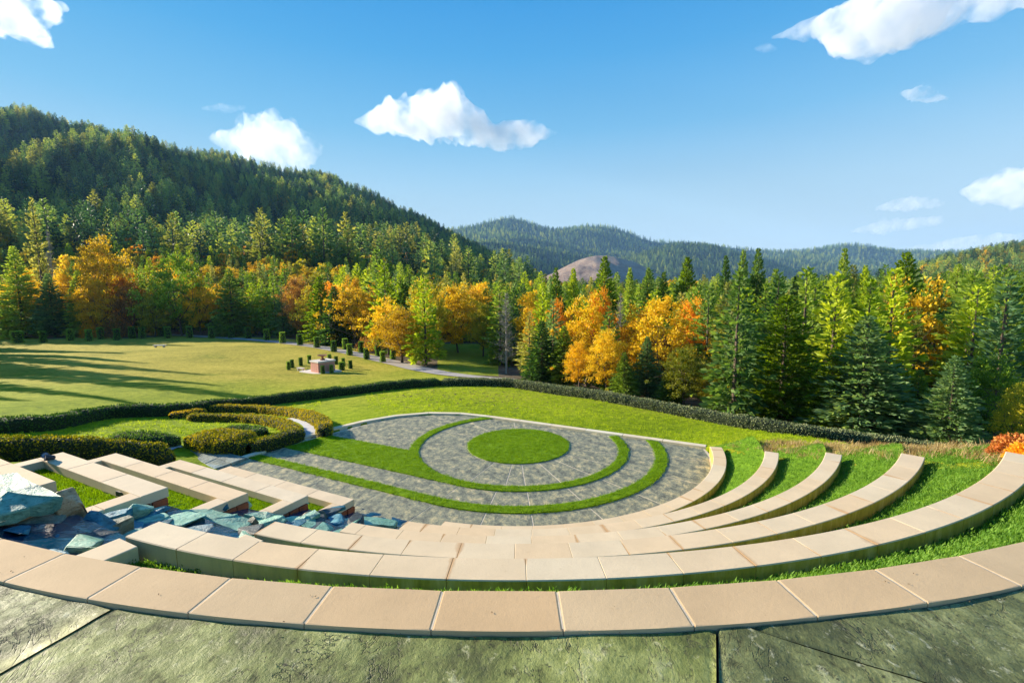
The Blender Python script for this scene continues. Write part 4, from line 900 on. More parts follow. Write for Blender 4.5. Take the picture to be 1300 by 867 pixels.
# ------------------------------------------------------------------ trees
def sticks(segs, sides=4):
    """tapered sticks from (p0, r0, p1, r1)"""
    V = []; Fc = []
    for p0, r0, p1, r1 in segs:
        p0 = np.array(p0, float); p1 = np.array(p1, float); d = p1 - p0; L = np.linalg.norm(d) + 1e-9; d /= L; a = np.cross(d, [0, 0, 1.0] if abs(d[2]) < .9 else [1.0, 0, 0]); a /= np.linalg.norm(a); b = np.cross(d, a); k = len(V)
        for p, r in ((p0, r0), (p1, r1)):
            for i in range(sides): t = 6.2832 * i / sides; V.append(p + (a * math.cos(t) + b * math.sin(t)) * r)
        for i in range(sides): j = (i + 1) % sides; Fc.append((k + i, k + j, k + sides + j, k + sides + i))
    return np.array(V), np.array(Fc)
def conifer(seed, mt, h=15., R0=2.6, nb=150, per=34, L=.55, base=.06, droop=.25, shape=.85, sparse=0., tag_='conifer'):
    R = np.random.RandomState(seed); segs = [((0, 0, -1.5), .02 * h * .9, (0, 0, h * .5), .011 * h), ((0, 0, h * .5), .011 * h, (0, 0, h), .01)]
    Ps = []; Ds = []; Ls = []
    for i in range(nb):
        t = base + (1 - base) * ((i + R.rand()) / nb) ** 1.12; t = min(t, .995); az = i * 2.39996 + R.randn() * .3
        ln = R0 * ((1 - t) ** shape) * R.uniform(.68, 1.12) * min(1, .55 + (t - base) * 6) + .12
        if R.rand() < sparse: ln *= .45
        el = .75 * t - droop * (1 - t) + R.randn() * .08; d = np.array([math.cos(az) * math.cos(el), math.sin(az) * math.cos(el), math.sin(el)]); p0 = np.array([0, 0, t * h]); sag = -.10 * ln * (1 - t)
        m = max(4, int(per * ln / R0 * 1.0 + 3)); u = .08 + .92 * R.rand(m) ** .85; u[0] = 1; side = np.array([-math.sin(az), math.cos(az), 0]); sw = R.randn(m) * .27 * ln * (1.05 - u)
        P = p0 + d * (ln * u)[:, None] + side * sw[:, None] + np.array([0, 0, 1]) * (sag * u ** 2 * 2 + np.abs(R.randn(m)) * .03 * ln - .05)[:, None]
        D = d * .75 + side * (np.sign(sw) * .75)[:, None] * R.rand(m, 1) + R.randn(m, 3) * .22 + np.array([0, 0, .12 - .1 * droop])
        Ps.append(P); Ds.append(D); Ls.append(L * (.55 + .65 * R.rand(m)) * (1 - .45 * t)); segs.append((p0, .012 + .004 * ln, p0 + d * ln * .85 + np.array([0, 0, sag]), .006))
    P = np.concatenate(Ps); D = np.concatenate(Ds); Ln = np.concatenate(Ls); V, Fc = cards(P, D, Ln, Ln * .5, R, .12)
    tv, tf = sticks(segs, 3)
    return mesh_np('trunk', tv, tf, (M_bark,)), mesh_np('crown', V, Fc, (mt,))
def broadleaf(seed, mt, h=12., R0=3.6, ncl=110, per=70, leaf=.24, bare=0., base=.13, narrow=1.0):
    R = np.random.RandomState(seed); segs = []; tips = []
    cz = h * (base + 1) / 2; rz = h * (1 - base) / 2
    bend = R.randn(2) * .03 * h; fork = np.array([bend[0], bend[1], h * (base + .05)])
    segs.append(((0, 0, -1.5), .022 * h, tuple(fork), .015 * h))
    nl = 6 + R.randint(3)
    for i in range(nl):
        az = i * 6.283 / nl + R.randn() * .3; el = R.uniform(.35, 1.35); ln = h * .38 * R.uniform(.7, 1.1); p = fork + np.array([math.cos(az) * math.cos(el) * R0 / 3.4, math.sin(az) * math.cos(el) * R0 / 3.4, math.sin(el)]) * ln; segs.append((fork, .009 * h, p, .005 * h))
        for k in range(4):
            q = p + np.array([*(R.randn(2) * .12 * h * narrow), R.uniform(.0, .22) * h]); segs.append((p, .0045 * h, q, .0018 * h)); tips.append(q)
            for z in range(3 if bare else 1): q2 = q + R.randn(3) * .07 * h; segs.append((q, .002 * h, q2, .001 * h)); tips.append(q2)
    tips = np.array(tips); C = []
    for _ in range(ncl):
        if R.rand() < .35: c = tips[R.randint(len(tips))] + R.randn(3) * .05 * h
        else:
            v = R.randn(3); v /= np.linalg.norm(v); rr_ = R.uniform(.55, 1.0); c = np.array([v[0] * R0, v[1] * R0, cz + v[2] * rz]) * 1.0; c[:2] *= rr_; c[2] = cz + v[2] * rz * rr_
            lob = .78 + .42 * float(vnoise(np.array([v[0] * 2 + seed + 9]), np.array([v[1] * 2 + v[2] * 2 + 9]), 1, 2)[0]); c[:2] *= lob
        C.append(c)
    C = np.array(C); sz = R.uniform(.2, .5, ncl) * R0 / 3.4; n = ncl * per; ci = np.repeat(np.arange(ncl), per)
    P = C[ci] + R.randn(n, 3) * sz[ci][:, None] * np.array([1, 1, .62]); D = (P - np.array([0, 0, cz * .8])); D = D / (np.linalg.norm(D, axis=1, keepdims=True) + 1e-6) * .6 + R.randn(n, 3) * .7
    V, Fc = cards(P, D, leaf * (.6 + .7 * R.rand(n)), leaf * .8, R, .15)
    tv, tf = sticks(segs, 4 if not bare else 3)
    return mesh_np('trunk', tv, tf, (M_bark,)), mesh_np('crown', V, Fc, (mt,))
def deadtree(seed, h=14., R0=2.6, n=200):
    R = np.random.RandomState(seed); segs = [((0, 0, -1), .016 * h, (0, 0, h * .5), .009 * h), ((0, 0, h * .5), .009 * h, (0, 0, h), .01)]; tw = []
    for i in range(n):
        t = .12 + .88 * (i + R.rand()) / n; az = R.rand() * 6.283; ln = R0 * (1 - t) ** .6 * R.uniform(.4, 1.1) + .2; el = R.uniform(.1, .9); p0 = np.array([0, 0, t * h]); d = np.array([math.cos(az) * math.cos(el), math.sin(az) * math.cos(el), math.sin(el)]); p1 = p0 + d * ln; tw.append((p0, .03, p1, .012))
        for k in range(5): b = p0 + d * ln * R.uniform(.3, 1); tw.append((b, .014, b + (d * .5 + R.randn(3) * .45) * ln * .4, .008))
    v, f = sticks(segs, 5); v2, f2 = sticks(tw, 3)
    return mesh_np('trunk', v, f, (M_deadwood,)), mesh_np('branches', v2, f2, (M_deadwood,))
# detailed kinds for the front trees
PR = {}
def addp(kind, lst): PR[kind] = lst
for kind, mt, kw in (('fir', 'fir', {}), ('blue', 'blue', dict(droop=.1)), ('lime', 'lime', dict(droop=.05, shape=.7)), ('dark', 'dark', dict(droop=.4)), ('pale', 'pale', dict(sparse=.35, nb=100, base=.18))):
    k0 = dict(nb=230, per=64, R0=3.7, L=.66); k0.update(kw)
    addp('hero_' + kind, [conifer(100 + i * 7, MF[mt], **k0) for i in range(2)])
    k1 = dict(nb=110, per=24, R0=3.3, L=1.0); k1.update(kw); k1['nb'] = 110; k1['per'] = 24
    addp(kind, [conifer(200 + i * 5, MF[mt], **k1) for i in range(3)])
for kind in ('yellow', 'gold', 'orange', 'rust', 'olive', 'oak'):
    addp('hero_' + kind, [broadleaf(300 + i, MF[kind], ncl=170, per=75, leaf=.24) for i in range(1)])
    addp(kind, [broadleaf(320 + i, MF[kind], ncl=120, per=42, leaf=.33) for i in range(2)])
addp('bare', [broadleaf(350 + i, MF['rust'], ncl=30, per=12, leaf=.25, bare=1) for i in range(2)])
addp('dead', [deadtree(360 + i) for i in range(2)])
HH = {k: (15. if k.split('_')[-1] in ('fir', 'blue', 'lime', 'dark', 'pale') else 14. if k == 'dead' else 12.) for k in PR}
WWD = {k: (2 * (3.1 if k.startswith('hero') else 2.7) if HH[k] == 15. else 5.0 if k == 'dead' else 8.0) for k in PR}
RT = random.Random(12); placed = []
def tree(kind, x, y, h, wd, label, group=None, z=None):
    tm, cm = RT.choice(PR[kind]); zz = fz(x, y) if z is None else z
    base = kind.split('_')[-1]; nm = {'fir': 'fir_tree', 'blue': 'fir_tree', 'lime': 'fir_tree', 'dark': 'fir_tree', 'pale': 'pine_tree', 'dead': 'dead_tree', 'bare': 'bare_tree', 'oak': 'oak_tree'}.get(base, 'maple_tree')
    t = thing(nm, label, 'tree', (x, y, zz), RT.uniform(0, 6.28), group); sz = h / HH[kind]; sx = wd / WWD[kind] if wd else sz; sx *= 1.12 if HH[kind] == 15. else 1; t.scale = (sx, sx, sz)
    ob('trunk', tm, t); ob('branches' if base == 'dead' else 'crown', cm, t); placed.append((x, y, (wd or 5) / 2)); return t
# ---- hills: height above a base line, as measured ridges standing at real distances
def skyz(px, py, D): return float(at_y(px, py, D)[2])
def interp_u(tab): 
    us = [(p[0] - 650) / F for p in tab]; return us
MT = [(-900, 160, 1000), (-400, 120, 900), (0, 138, 900), (60, 142, 930), (120, 160, 960), (200, 182, 1000), (300, 202, 1060), (400, 222, 1130), (470, 243, 1200), (560, 288, 1300), (620, 324, 1400), (670, 352, 1500), (700, 364, 1500), (760, 372, 1500), (900, 374, 1500), (1400, 374, 1500)]
mu = [(p[0] - 650) / F for p in MT]; mz = [skyz(p[0], p[1], p[2]) - 14 for p in MT]; mD = [p[2] for p in MT]
def mtn(x, y):
    x = np.asarray(x, float); y = np.asarray(y, float); u = x / np.maximum(y, 1); zr_ = np.interp(u, mu, mz); D = np.interp(u, mu, mD); D0 = 135.
    t = (y - D0) / (D - D0); up = np.clip(t, 0, 1); z = -7 + (zr_ + 7) * up ** 1.3
    gul = (vnoise(x + 900 + .55 * y, y * .35 + 50, 95, 3) - .5) * 150 * np.sin(np.clip(t, 0, 1) * math.pi) ** .8 * np.clip((zr_ + 7) / 250, 0, 1)
    return np.where(t < 1, z + gul, zr_ - (y - D) * .35)
RH = [(1000, 392, 520), (1080, 372, 560), (1130, 352, 600), (1160, 338, 640), (1200, 325, 680), (1250, 314, 720), (1300, 306, 760), (1400, 292, 800), (1700, 250, 850), (2200, 240, 900)]
ru = [(p[0] - 650) / F for p in RH]; rz_ = [skyz(p[0], p[1], p[2]) - 14 for p in RH]; rD = [p[2] for p in RH]
def rhill(x, y):
    x = np.asarray(x, float); y = np.asarray(y, float); u = x / np.maximum(y, 1); zr_ = np.interp(u, ru, rz_); D = np.interp(u, ru, rD); t = (y - 230) / (D - 230)
    z = -10 + (zr_ + 10) * np.clip(t, 0, 1) ** 1.2 + (vnoise(x + 100, y + 300, 60, 3) - .5) * 26 * np.sin(np.clip(t, 0, 1) * math.pi)
    z = np.where(t < 1, z, zr_ - (y - D) * .35); return np.where(u < ru[0], -20, z)
def fz(x, y):
    a = gz(x, y)
    return max(a, float(mtn(np.array([x]), np.array([y]))[0]) if y > 135 else -99, float(rhill(np.array([x]), np.array([y]))[0]) if y > 230 else -99)
M_hillf = grass_mat('forest_floor', (.01, .02, .012), (.025, .04, .018), (.06, .06, .03), .05, .6, .4)
def hillmesh(name, fn, u0, u1, y0, y1, nu, ny, mt, **kw):
    us = np.linspace(u0, u1, nu); ys = np.geomspace(y0, y1, ny); U, Yg = np.meshgrid(us, ys); Xg = U * Yg; Zg = fn(Xg, Yg)
    idx = np.arange(U.size).reshape(U.shape); Fq = np.stack([idx[:-1, :-1], idx[:-1, 1:], idx[1:, 1:], idx[1:, :-1]], -1).reshape(-1, 4)
    me = mesh_np(name, np.stack([Xg, Yg, Zg], -1).reshape(-1, 3), Fq, (mt,), smooth=True); return ob(name, me, kind='structure'), (Xg, Yg, Zg, Fq)
h1, g1 = hillmesh('mountain', mtn, -1.9, .55, 136, 2200, 150, 110, M_hillf)
h2, g2 = hillmesh('wooded_hill', rhill, .62, 2.3, 231, 1100, 70, 60, M_hillf)
# far ranges
def ridge(name, tab, D, Dn, zb, mt, amp, sc, seed):
    tab = smoothp(tab, 1); us_ = [(p[0] - 650) / F for p in tab]; zs = [skyz(p[0], p[1], D) for p in tab]
    def fn(x, y):
        u = x / y; zr_ = np.interp(u, us_, zs); t = (y - Dn) / (D - Dn); nz_ = (vnoise(x + seed * 997 + .4 * y, y * .6 + seed * 131, sc, 4) - .5) * amp
        z = zb + (zr_ - zb) * np.clip(t, 0, 1) ** .9 + nz_ * np.sin(np.clip(t, 0, 1) * math.pi) ** .7; return np.where(t <= 1, z, zr_ - (y - D) * .5)
    return hillmesh(name, fn, us_[0], us_[-1], Dn, D * 1.25, 190, 60, mt), fn
def mat_far(name, c0, c1, c2, sc):
    n = NT(name); p = n.pos(); f = n.noise(p, sc, 8, .75); g = n.noise(p, sc * 6, 5, .8); k = n.math('ADD', n.math('MULTIPLY', f, .5), n.math('MULTIPLY', g, .5)); n.bsdf(n.ramp(k, [(.36, c0), (.5, c1), (.64, c2)]), .95, n.bump(g, 1.0, 8), .05); return n.m
M_far = mat_far('far_forest', (.01, .03, .025), (.03, .065, .03), (.08, .11, .04), .01)
M_bald = mat_far('bare_hillside', (.2, .14, .12), (.36, .27, .21), (.5, .4, .3), .02)
(fa, ga), fna = ridge('far_mountains', [(200, 340), (400, 320), (520, 300), (590, 290), (620, 283), (645, 276), (668, 281), (694, 295), (722, 293), (752, 286), (790, 293), (820, 307), (870, 310), (920, 314), (970, 321), (1020, 322), (1070, 318), (1110, 320), (1150, 327), (1200, 331), (1300, 335), (1500, 330)], 4600, 3250, 40, M_far, 420, 520, 3)
(fb, gb), fnb = ridge('far_foothills', [(300, 345), (520, 325), (600, 306), (650, 310), (690, 316), (740, 326), (790, 334), (830, 318), (870, 309), (930, 322), (1000, 345), (1100, 356), (1400, 360)], 3000, 2350, 10, M_far, 170, 300, 7)
(fd, gd), fnd = ridge('far_middle_ridge', [(560, 330), (620, 305), (660, 301), (700, 309), (740, 318), (780, 322), (850, 326), (900, 318), (950, 326), (1020, 334), (1100, 340), (1200, 346)], 3700, 3060, 30, M_far, 150, 300, 17)
(fc, gc), fnc = ridge('bare_hill', [(655, 366), (697, 350), (718, 338), (740, 327), (762, 323), (788, 327), (812, 335), (838, 350), (870, 366)], 1900, 1560, 12, M_bald, 46, 110, 11)

# ---- named front trees, placed from measured positions: (px of trunk, py of top, depth, width px, kind, label)
HERO = [
 (945, 387, 31, 62, 'hero_blue', 'tall blue green fir behind the hedge, left of the big yellow green conifer'),
 (1000, 376, 28, 92, 'hero_lime', 'broad yellow green conifer behind the hedge between two blue green firs'),
 (1103, 403, 24.5, 112, 'hero_blue', 'broad silvery blue fir nearest the hedge, right of centre'),
 (1058, 452, 25.5, 66, 'hero_lime', 'low yellow green conifer left of the broad silvery blue fir'),
 (1214, 453, 21.5, 70, 'hero_blue', 'short blue green fir near the right end of the hedge'),
 (1166, 391, 32, 56, 'hero_pale', 'pale grey green conifer between the two right hand blue firs'),
 (1225, 387, 35, 62, 'hero_lime', 'yellow green conifer behind the short blue fir at the right'),
 (1168, 470, 25, 44, 'hero_fir', 'shaded green fir at the hedge between the broad and the short blue firs'),
 (1272, 372, 40, 54, 'hero_pale', 'sparse yellowish conifer near the right edge'),
 (1296, 366, 42, 46, 'hero_lime', 'bright conifer cut by the right edge of the view'),
 (1151, 322, 50, 66, 'hero_lime', 'tallest yellow green conifer on the right, rising above the far ridge'),
 (1073, 317, 58, 42, 'hero_fir', 'tall slim fir whose tip crosses the far ridge right of centre'),
 (1099, 339, 56, 36, 'hero_lime', 'slim yellow green fir just right of the tall slim fir'),
 (1217, 337, 58, 56, 'hero_fir', 'tall green fir before the wooded hill at the right'),
 (922, 326, 60, 34, 'hero_dark', 'dark slim fir at the left of the dark conifer clump'),
 (944, 319, 60, 40, 'hero_dark', 'middle fir of the tall dark conifer clump'),
 (963, 317, 61, 44, 'hero_dark', 'tallest fir at the right of the dark conifer clump'),
 (985, 343, 55, 44, 'hero_fir', 'green fir just right of the dark conifer clump'),
 (1011, 352, 54, 38, 'hero_dark', 'dark fir behind the broad yellow green conifer'),
 (1030, 350, 53, 44, 'hero_fir', 'green fir behind and right of the broad yellow green conifer'),
 (1051, 356, 50, 40, 'hero_dark', 'dark green fir left of the tall slim fir'),
 (1125, 356, 46, 42, 'hero_fir', 'green fir left of the tallest yellow green conifer'),
 (1190, 356, 48, 44, 'hero_dark', 'dark fir right of the tallest yellow green conifer'),
 (1250, 362, 50, 50, 'hero_dark', 'dark fir behind the sparse yellowish conifer at the right'),
 (873, 328, 64, 46, 'hero_lime', 'round shouldered yellow green fir left of the dark conifer clump'),
 (768, 327, 70, 46, 'hero_lime', 'yellow green fir in front of the bare hill'),
 (800, 341, 66, 36, 'hero_fir', 'green fir right of the bare hill top'),
 (823, 341, 66, 34, 'hero_dark', 'dark fir below the right slope of the bare hill'),
 (843, 346, 65, 36, 'hero_fir', 'green fir between the bare hill and the round shouldered fir'),
 (706, 341, 74, 34, 'hero_fir', 'green fir just left of the bare hill'),
 (728, 342, 74, 30, 'hero_lime', 'slim yellow green fir at the left foot of the bare hill'),
 (672, 396, 44, 46, 'hero_pale', 'wispy yellow green pine right of the grey dead tree'),
 (688, 408, 42, 48, 'hero_dark', 'dark pine with open branches behind the hedge at the centre'),
 (716, 414, 41, 44, 'hero_fir', 'green pine right of the dark open pine at the centre'),
 (822, 428, 36, 42, 'hero_blue', 'small blue green fir between the yellow maple and the orange trees'),
 (793, 448, 34, 36, 'hero_fir', 'short dark green fir right beside the bright yellow maple'),
 (852, 468, 33, 34, 'hero_fir', 'low green fir beside the mixed yellow green trees'),
 (911, 420, 38, 36, 'hero_fir', 'narrow green fir beside the tall orange tree'),
 (513, 360, 76, 50, 'hero_fir', 'large green fir behind the yellow orange maple by the path'),
 (423, 364, 88, 40, 'hero_dark', 'dark conical fir behind the path bushes left of centre'),
 (405, 352, 92, 40, 'hero_lime', 'light green fir behind the dark conical fir'),
 (60, 348, 104, 38, 'hero_blue', 'blue green fir between yellow trees at the far left'),
 (98, 344, 106, 36, 'hero_fir', 'green fir right of the blue green fir at the far left'),
 (222, 318, 104, 58, 'oak', 'large light green oak at the forest edge above the lawn bench'),
 (290, 342, 102, 44, 'hero_dark', 'dark fir right of the large light green oak'),
 (40, 253, 135, 42, 'hero_pale', 'tall sparse pine standing above the yellow trees at the far left'),
 (16, 314, 118, 44, 'hero_fir', 'green conifer near the left edge above the forest front'),
 (642, 372, 54, 40, 'dead', 'tall grey dead tree beside the clearing at the centre'),
 (788, 372, 52, 30, 'dead', 'grey bare tree among the orange trees right of centre'),
 (60, 292, 128, 20, 'dead', 'dark bare trunk below the tall sparse pine at the far left'),
 (160, 348, 112, 40, 'hero_orange', 'orange and yellow maple left of the large light green oak'),
 (125, 300, 126, 60, 'hero_yellow', 'largest bright yellow maple in the forest at the left'),
 (24, 340, 108, 40, 'hero_yellow', 'yellow maple near the left edge of the forest front'),
 (76, 342, 110, 34, 'hero_gold', 'golden maple behind the two firs at the far left'),
 (112, 352, 104, 40, 'hero_gold', 'golden maple below the largest yellow maple'),
 (508, 392, 62, 66, 'hero_yellow', 'rounded yellow orange maple right at the end of the path'),
 (581, 360, 78, 66, 'hero_yellow', 'broad yellow maple beyond the clearing'),
 (548, 374, 80, 40, 'hero_gold', 'tan and golden maple left of the broad yellow maple'),
 (612, 384, 74, 40, 'hero_olive', 'olive yellow tree between the broad yellow maple and the dead tree'),
 (771, 418, 36, 54, 'hero_yellow', 'bright yellow maple standing against the hedge right of centre'),
 (736, 432, 38, 42, 'hero_gold', 'small golden tree left of the bright yellow maple'),
 (762, 366, 48, 44, 'hero_orange', 'orange crown above the bright yellow maple'),
 (706, 380, 56, 42, 'hero_orange', 'bright orange maple above the dark centre pines'),
 (677, 392, 58, 26, 'hero_gold', 'small golden crown behind the wispy pine'),
 (810, 388, 46, 56, 'hero_gold', 'wide golden brown maple above the short green fir'),
 (838, 412, 44, 42, 'hero_rust', 'rusty brown maple left of the tall orange tree'),
 (880, 378, 46, 52, 'hero_orange', 'tall vivid orange tree left of the blue green fir'),
 (871, 440, 32, 56, 'hero_olive', 'yellow green leafy tree at the hedge below the tall orange tree'),
 (905, 462, 31, 42, 'hero_olive', 'mottled olive tree at the hedge left of the tall blue green fir'),
 (1262, 450, 24, 62, 'hero_oak', 'rounded light green tree behind the red shrub at the right'),
 (1296, 486, 20.5, 46, 'hero_olive', 'yellowish green tree at the right edge above the red shrub'),
 (378, 350, 108, 40, 'hero_rust', 'brown orange maple left of the light green fir'),
 (445, 350, 96, 34, 'hero_gold', 'large golden maple behind the path bushes left of centre'),
 (470, 372, 84, 36, 'hero_gold', 'golden maple left of the large green fir'),
 (335, 366, 104, 42, 'hero_oak', 'green leafy tree beside the dark fir left of centre'),
 (250, 352, 106, 40, 'hero_yellow', 'yellow maple just right of the large light green oak'),
 (190, 372, 102, 36, 'hero_olive', 'olive tree at the forest edge left of the large oak'),
]
for px, pt, D, wpx, kind, lb in HERO:
    if px < 345 and D < 113: D += 15
    top = at_y(px, pt, D); x = float(top[0]); z = fz(x, D); h = max(2.0, float(top[2]) - z)
    tree(kind, x, D, h, wpx * D / F, lb, z=z)
def shrub(px, pyb, wpx, hpx, mt, label, seed):
    w = atg(px, pyb); D = w[1]; R = np.random.RandomState(seed); n = 1500; v = R.randn(n, 3); v /= np.linalg.norm(v, axis=1, keepdims=True); v[:, 2] = np.abs(v[:, 2]); r = R.rand(n, 1) ** .4
    lob = .75 + .5 * vnoise(v[:, 0] * 2.2 + seed + 5, v[:, 1] * 2.2 + v[:, 2] * 2 + 5, 1, 2)[:, None]; P = v * r * lob * np.array([wpx * D / F / 2, wpx * D / F / 2, hpx * D / F]); L_ = max(.06, .05 * wpx * D / F)
    V, Fc = cards(P, v + R.randn(n, 3) * .6, L_, L_ * .7, R); t = thing('shrub', label, 'shrub', tuple(w)); ob('leaves', mesh_np('leaves', V, Fc, (mt,)), t, kind='stuff')
    sg = [((0, 0, -.1), .02, tuple(P[i] * .8), .006) for i in range(14)]; a, b = sticks(sg, 3); ob('stems', mesh_np('stems', a, b, (M_bark,)), t)
shrub(1284, 580, 46, 27, MF['red'], 'red and orange shrub at the right end of the hedge', 1)
shrub(1302, 588, 40, 22, MF['orange'], 'low orange shrub cut by the right edge below the red shrub', 9)
shrub(115, 429, 22, 22, MF['orange'], 'small orange shrub behind the path bushes at the left', 2)
shrub(149, 429, 34, 30, MF['rust'], 'rusty red shrub behind the path bushes at the left', 3)
shrub(198, 426, 22, 17, MF['gold'], 'low golden shrub behind the path left of the lawn bench', 4)
shrub(316, 426, 16, 18, MF['gold'], 'small golden shrub above the path bushes, right of the dark fir', 5)
shrub(468, 446, 30, 20, MF['rust'], 'low rusty shrub under the rounded maple at the path end', 6)
shrub(392, 432, 18, 12, MF['hedge'], 'low green shrub behind the path bushes', 7)
shrub(770, 506, 12, 14, MF['olive'], 'small yellow green bush growing out of the hedge', 8)

for i, (x, y, h) in enumerate([(-60, 44, 14), (-67, 53, 20), (-80, 62, 21), (-74, 47, 17), (-92, 73, 23), (-84, 69, 15), (-99, 81, 20), (-110, 86, 23), (-112, 95, 19), (-100, 70, 24), (-57, 33, 13), (-120, 98, 22)]):
    tree(['hero_fir', 'hero_dark', 'hero_blue'][i % 3], x, y, h, h * .26, 'tall fir beyond the left edge, shading the far lawn', 'firs beyond the left edge of the far lawn')
# ---- filling trees, every one standing on its own ground
cand = []; RF = random.Random(77)
def okp(x, y, rmin):
    for (a, b, r) in placed:
        if abs(a - x) < rmin + r * .35 and abs(b - y) < rmin + r * .35 and math.hypot(a - x, b - y) < rmin + r * .35: return False
    return True
ncon = ndec = 0
def zone(px): return 'at the left end' if px < 160 else 'behind the path row' if px < 420 else 'around the path end' if px < 560 else 'beyond the clearing' if px < 700 else 'behind the long hedge at the centre' if px < 900 else 'behind the hedge at the right'
extra = []
LM = [(20, 'the yellow maple by the left edge'), (50, 'the tall sparse pine'), (125, 'the largest yellow maple'), (222, 'the large light green oak'), (290, 'the dark fir right of the oak'), (378, 'the brown orange maple'), (423, 'the dark conical fir'), (508, 'the rounded maple at the path end'), (581, 'the broad yellow maple'), (642, 'the tall grey dead tree'), (688, 'the dark open pine'), (735, 'the small golden tree'), (771, 'the bright yellow maple'),
      (822, 'the small blue green fir'), (880, 'the tall vivid orange tree'), (945, 'the dark conifer clump'), (1000, 'the broad yellow green conifer'), (1073, 'the tall slim fir'), (1103, 'the broad silvery blue fir'), (1151, 'the tallest yellow green conifer'), (1214, 'the short blue green fir'), (1262, 'the rounded light green tree'), (1296, 'the red shrub')]
def lmk(px, y, h, autumn):
    k = min(LM, key=lambda q: abs(q[0] - px)); d = px - k[0]; side = 'left of' if d < -7 else 'right of' if d > 7 else 'by'
    u = (px - 650) / F; e = float(clearing(np.array([u * 100]), np.array([100.]))[0]); r = (y - e) / max(e, 30); row = 'in front row' if r < .25 else 'in middle rows' if r < .8 else 'in back rows'
    sz = ('low' if h < 10.5 else 'medium' if h < 12.5 else 'tall') if autumn else ('short' if h < 11 else 'medium' if h < 14 else 'tall'); return sz, f'{row} {side} {k[1]}'
for ring in range(6000):
    u = RF.uniform(-1.22, 1.25); edge = float(clearing(np.array([u * 100]), np.array([100.]))[0]); v = RF.random() ** 1.1; y = edge + 3 + v * (235 - edge); x = u * y
    if u > -.17 and u < -.03 and y < 94: continue
    if not okp(x, y, (1.9 if u > -.05 else 1.9) + .011 * y): continue
    px = 650 + F * u
    if abs(px - 642) < 27 and y < 60 or abs(px - 788) < 14 and y < 52: continue
    autumn = RF.random() < (.62 if -1.3 < u < -.08 and y < 200 else .3 if u < .4 and y < 70 else .05 if u < .45 else .02)
    topv = .02 if u > .1 else .03
    z = fz(x, y)
    if autumn:
        kind = RF.choices(['yellow', 'gold', 'orange', 'rust', 'olive', 'bare', 'oak'], [5.5, 4.5, .7, .5, 4.5, 1.2, 1.8])[0]; h = RF.uniform(9, 14)
    else: kind = RF.choices(['fir', 'dark', 'lime', 'pale', 'blue'], [4, 2, 4, 1.6, .9])[0]; h = RF.uniform(12, 19) if u < -.1 else RF.uniform(9, 14.5)
    # keep the known skyline: limit the top by the measured line of crowns
    lim_py = np.interp(px, [0, 300, 500, 620, 700, 760, 860, 960, 1100, 1300], [300, 330, 345, 340, 366, 369, 356, 342, 345, 352]); zmax = 6 + (365 - lim_py) / F * y
    if u > -.25: h = min(h, max(4, zmax + RF.uniform(-1.5, .2) - z))
    D_ = math.hypot(x, y); cand.append((h / D_, kind, x, y, h, autumn, px)); placed.append((x, y, 2.4))
cand.sort(key=lambda c: -c[0]); stuffs = {}
gname = {'fir': 'green fir', 'dark': 'dark green fir', 'lime': 'yellow green fir', 'pale': 'pale open pine', 'blue': 'blue green fir', 'yellow': 'yellow maple', 'gold': 'golden maple', 'orange': 'orange maple', 'rust': 'rusty brown maple', 'olive': 'olive yellow tree', 'bare': 'nearly bare tree', 'oak': 'green oak'}
for sc_, kind, x, y, h, autumn, px in cand:
    if autumn and ndec < 190 or (not autumn and ncon < 255):
        if autumn: ndec += 1
        else: ncon += 1
        sz_, wh_ = lmk(px, y, h, autumn)
        tree(kind, x, y, h, None if not autumn else h * RF.uniform(.42, .64), f'{sz_} {gname[kind]} {wh_}', f'{sz_} {gname[kind]}s {wh_}')
    else: stuffs.setdefault(kind, []).append((x, y, h))
print('HL', [(round(float(a),1),round(float(b),1),round(gz(a,b),2)) for a,b in Hl[14:]]); print('trees', ndec, ncon, {k: len(v) for k, v in stuffs.items()})

# ---- the wooded slopes and the back rows of the forest: instanced real trees, beyond counting
def crown_proto(kind, i):
    tm, cm = PR[kind][i]; o = proto('tree_pair', None) if False else None
    V1 = np.empty(len(tm.vertices) * 3, np.float32); tm.vertices.foreach_get('co', V1); V2 = np.empty(len(cm.vertices) * 3, np.float32); cm.vertices.foreach_get('co', V2)
    F1 = [tuple(p.vertices) for p in tm.polygons]; F2 = [tuple(p.vertices) for p in cm.polygons]; n1 = len(V1) // 3
    me = mesh_np('forest_tree', np.concatenate([V1.reshape(-1, 3), V2.reshape(-1, 3)]), F1 + [tuple(a + n1 for a in f) for f in F2], (tm.materials[0], cm.materials[0]), [0] * len(F1) + [1] * len(F2)); return proto('forest_tree', me)
lowc = {}
for kind, mt in (('fir', 'mfir'), ('dark', 'mdark'), ('pale', 'pale'), ('blue', 'mdark')):
    a, b = conifer(500, MF[mt], nb=60, per=16, R0=4.1, L=1.5, shape=.8); PR['low_' + kind] = [(a, b)]; lowc[kind] = crown_proto('low_' + kind, 0)
for kind in ('yellow', 'gold', 'orange', 'olive'): PR['low_' + kind] = [broadleaf(510, MF[kind], ncl=45, per=16, leaf=.8)]; lowc[kind] = crown_proto('low_' + kind, 0)
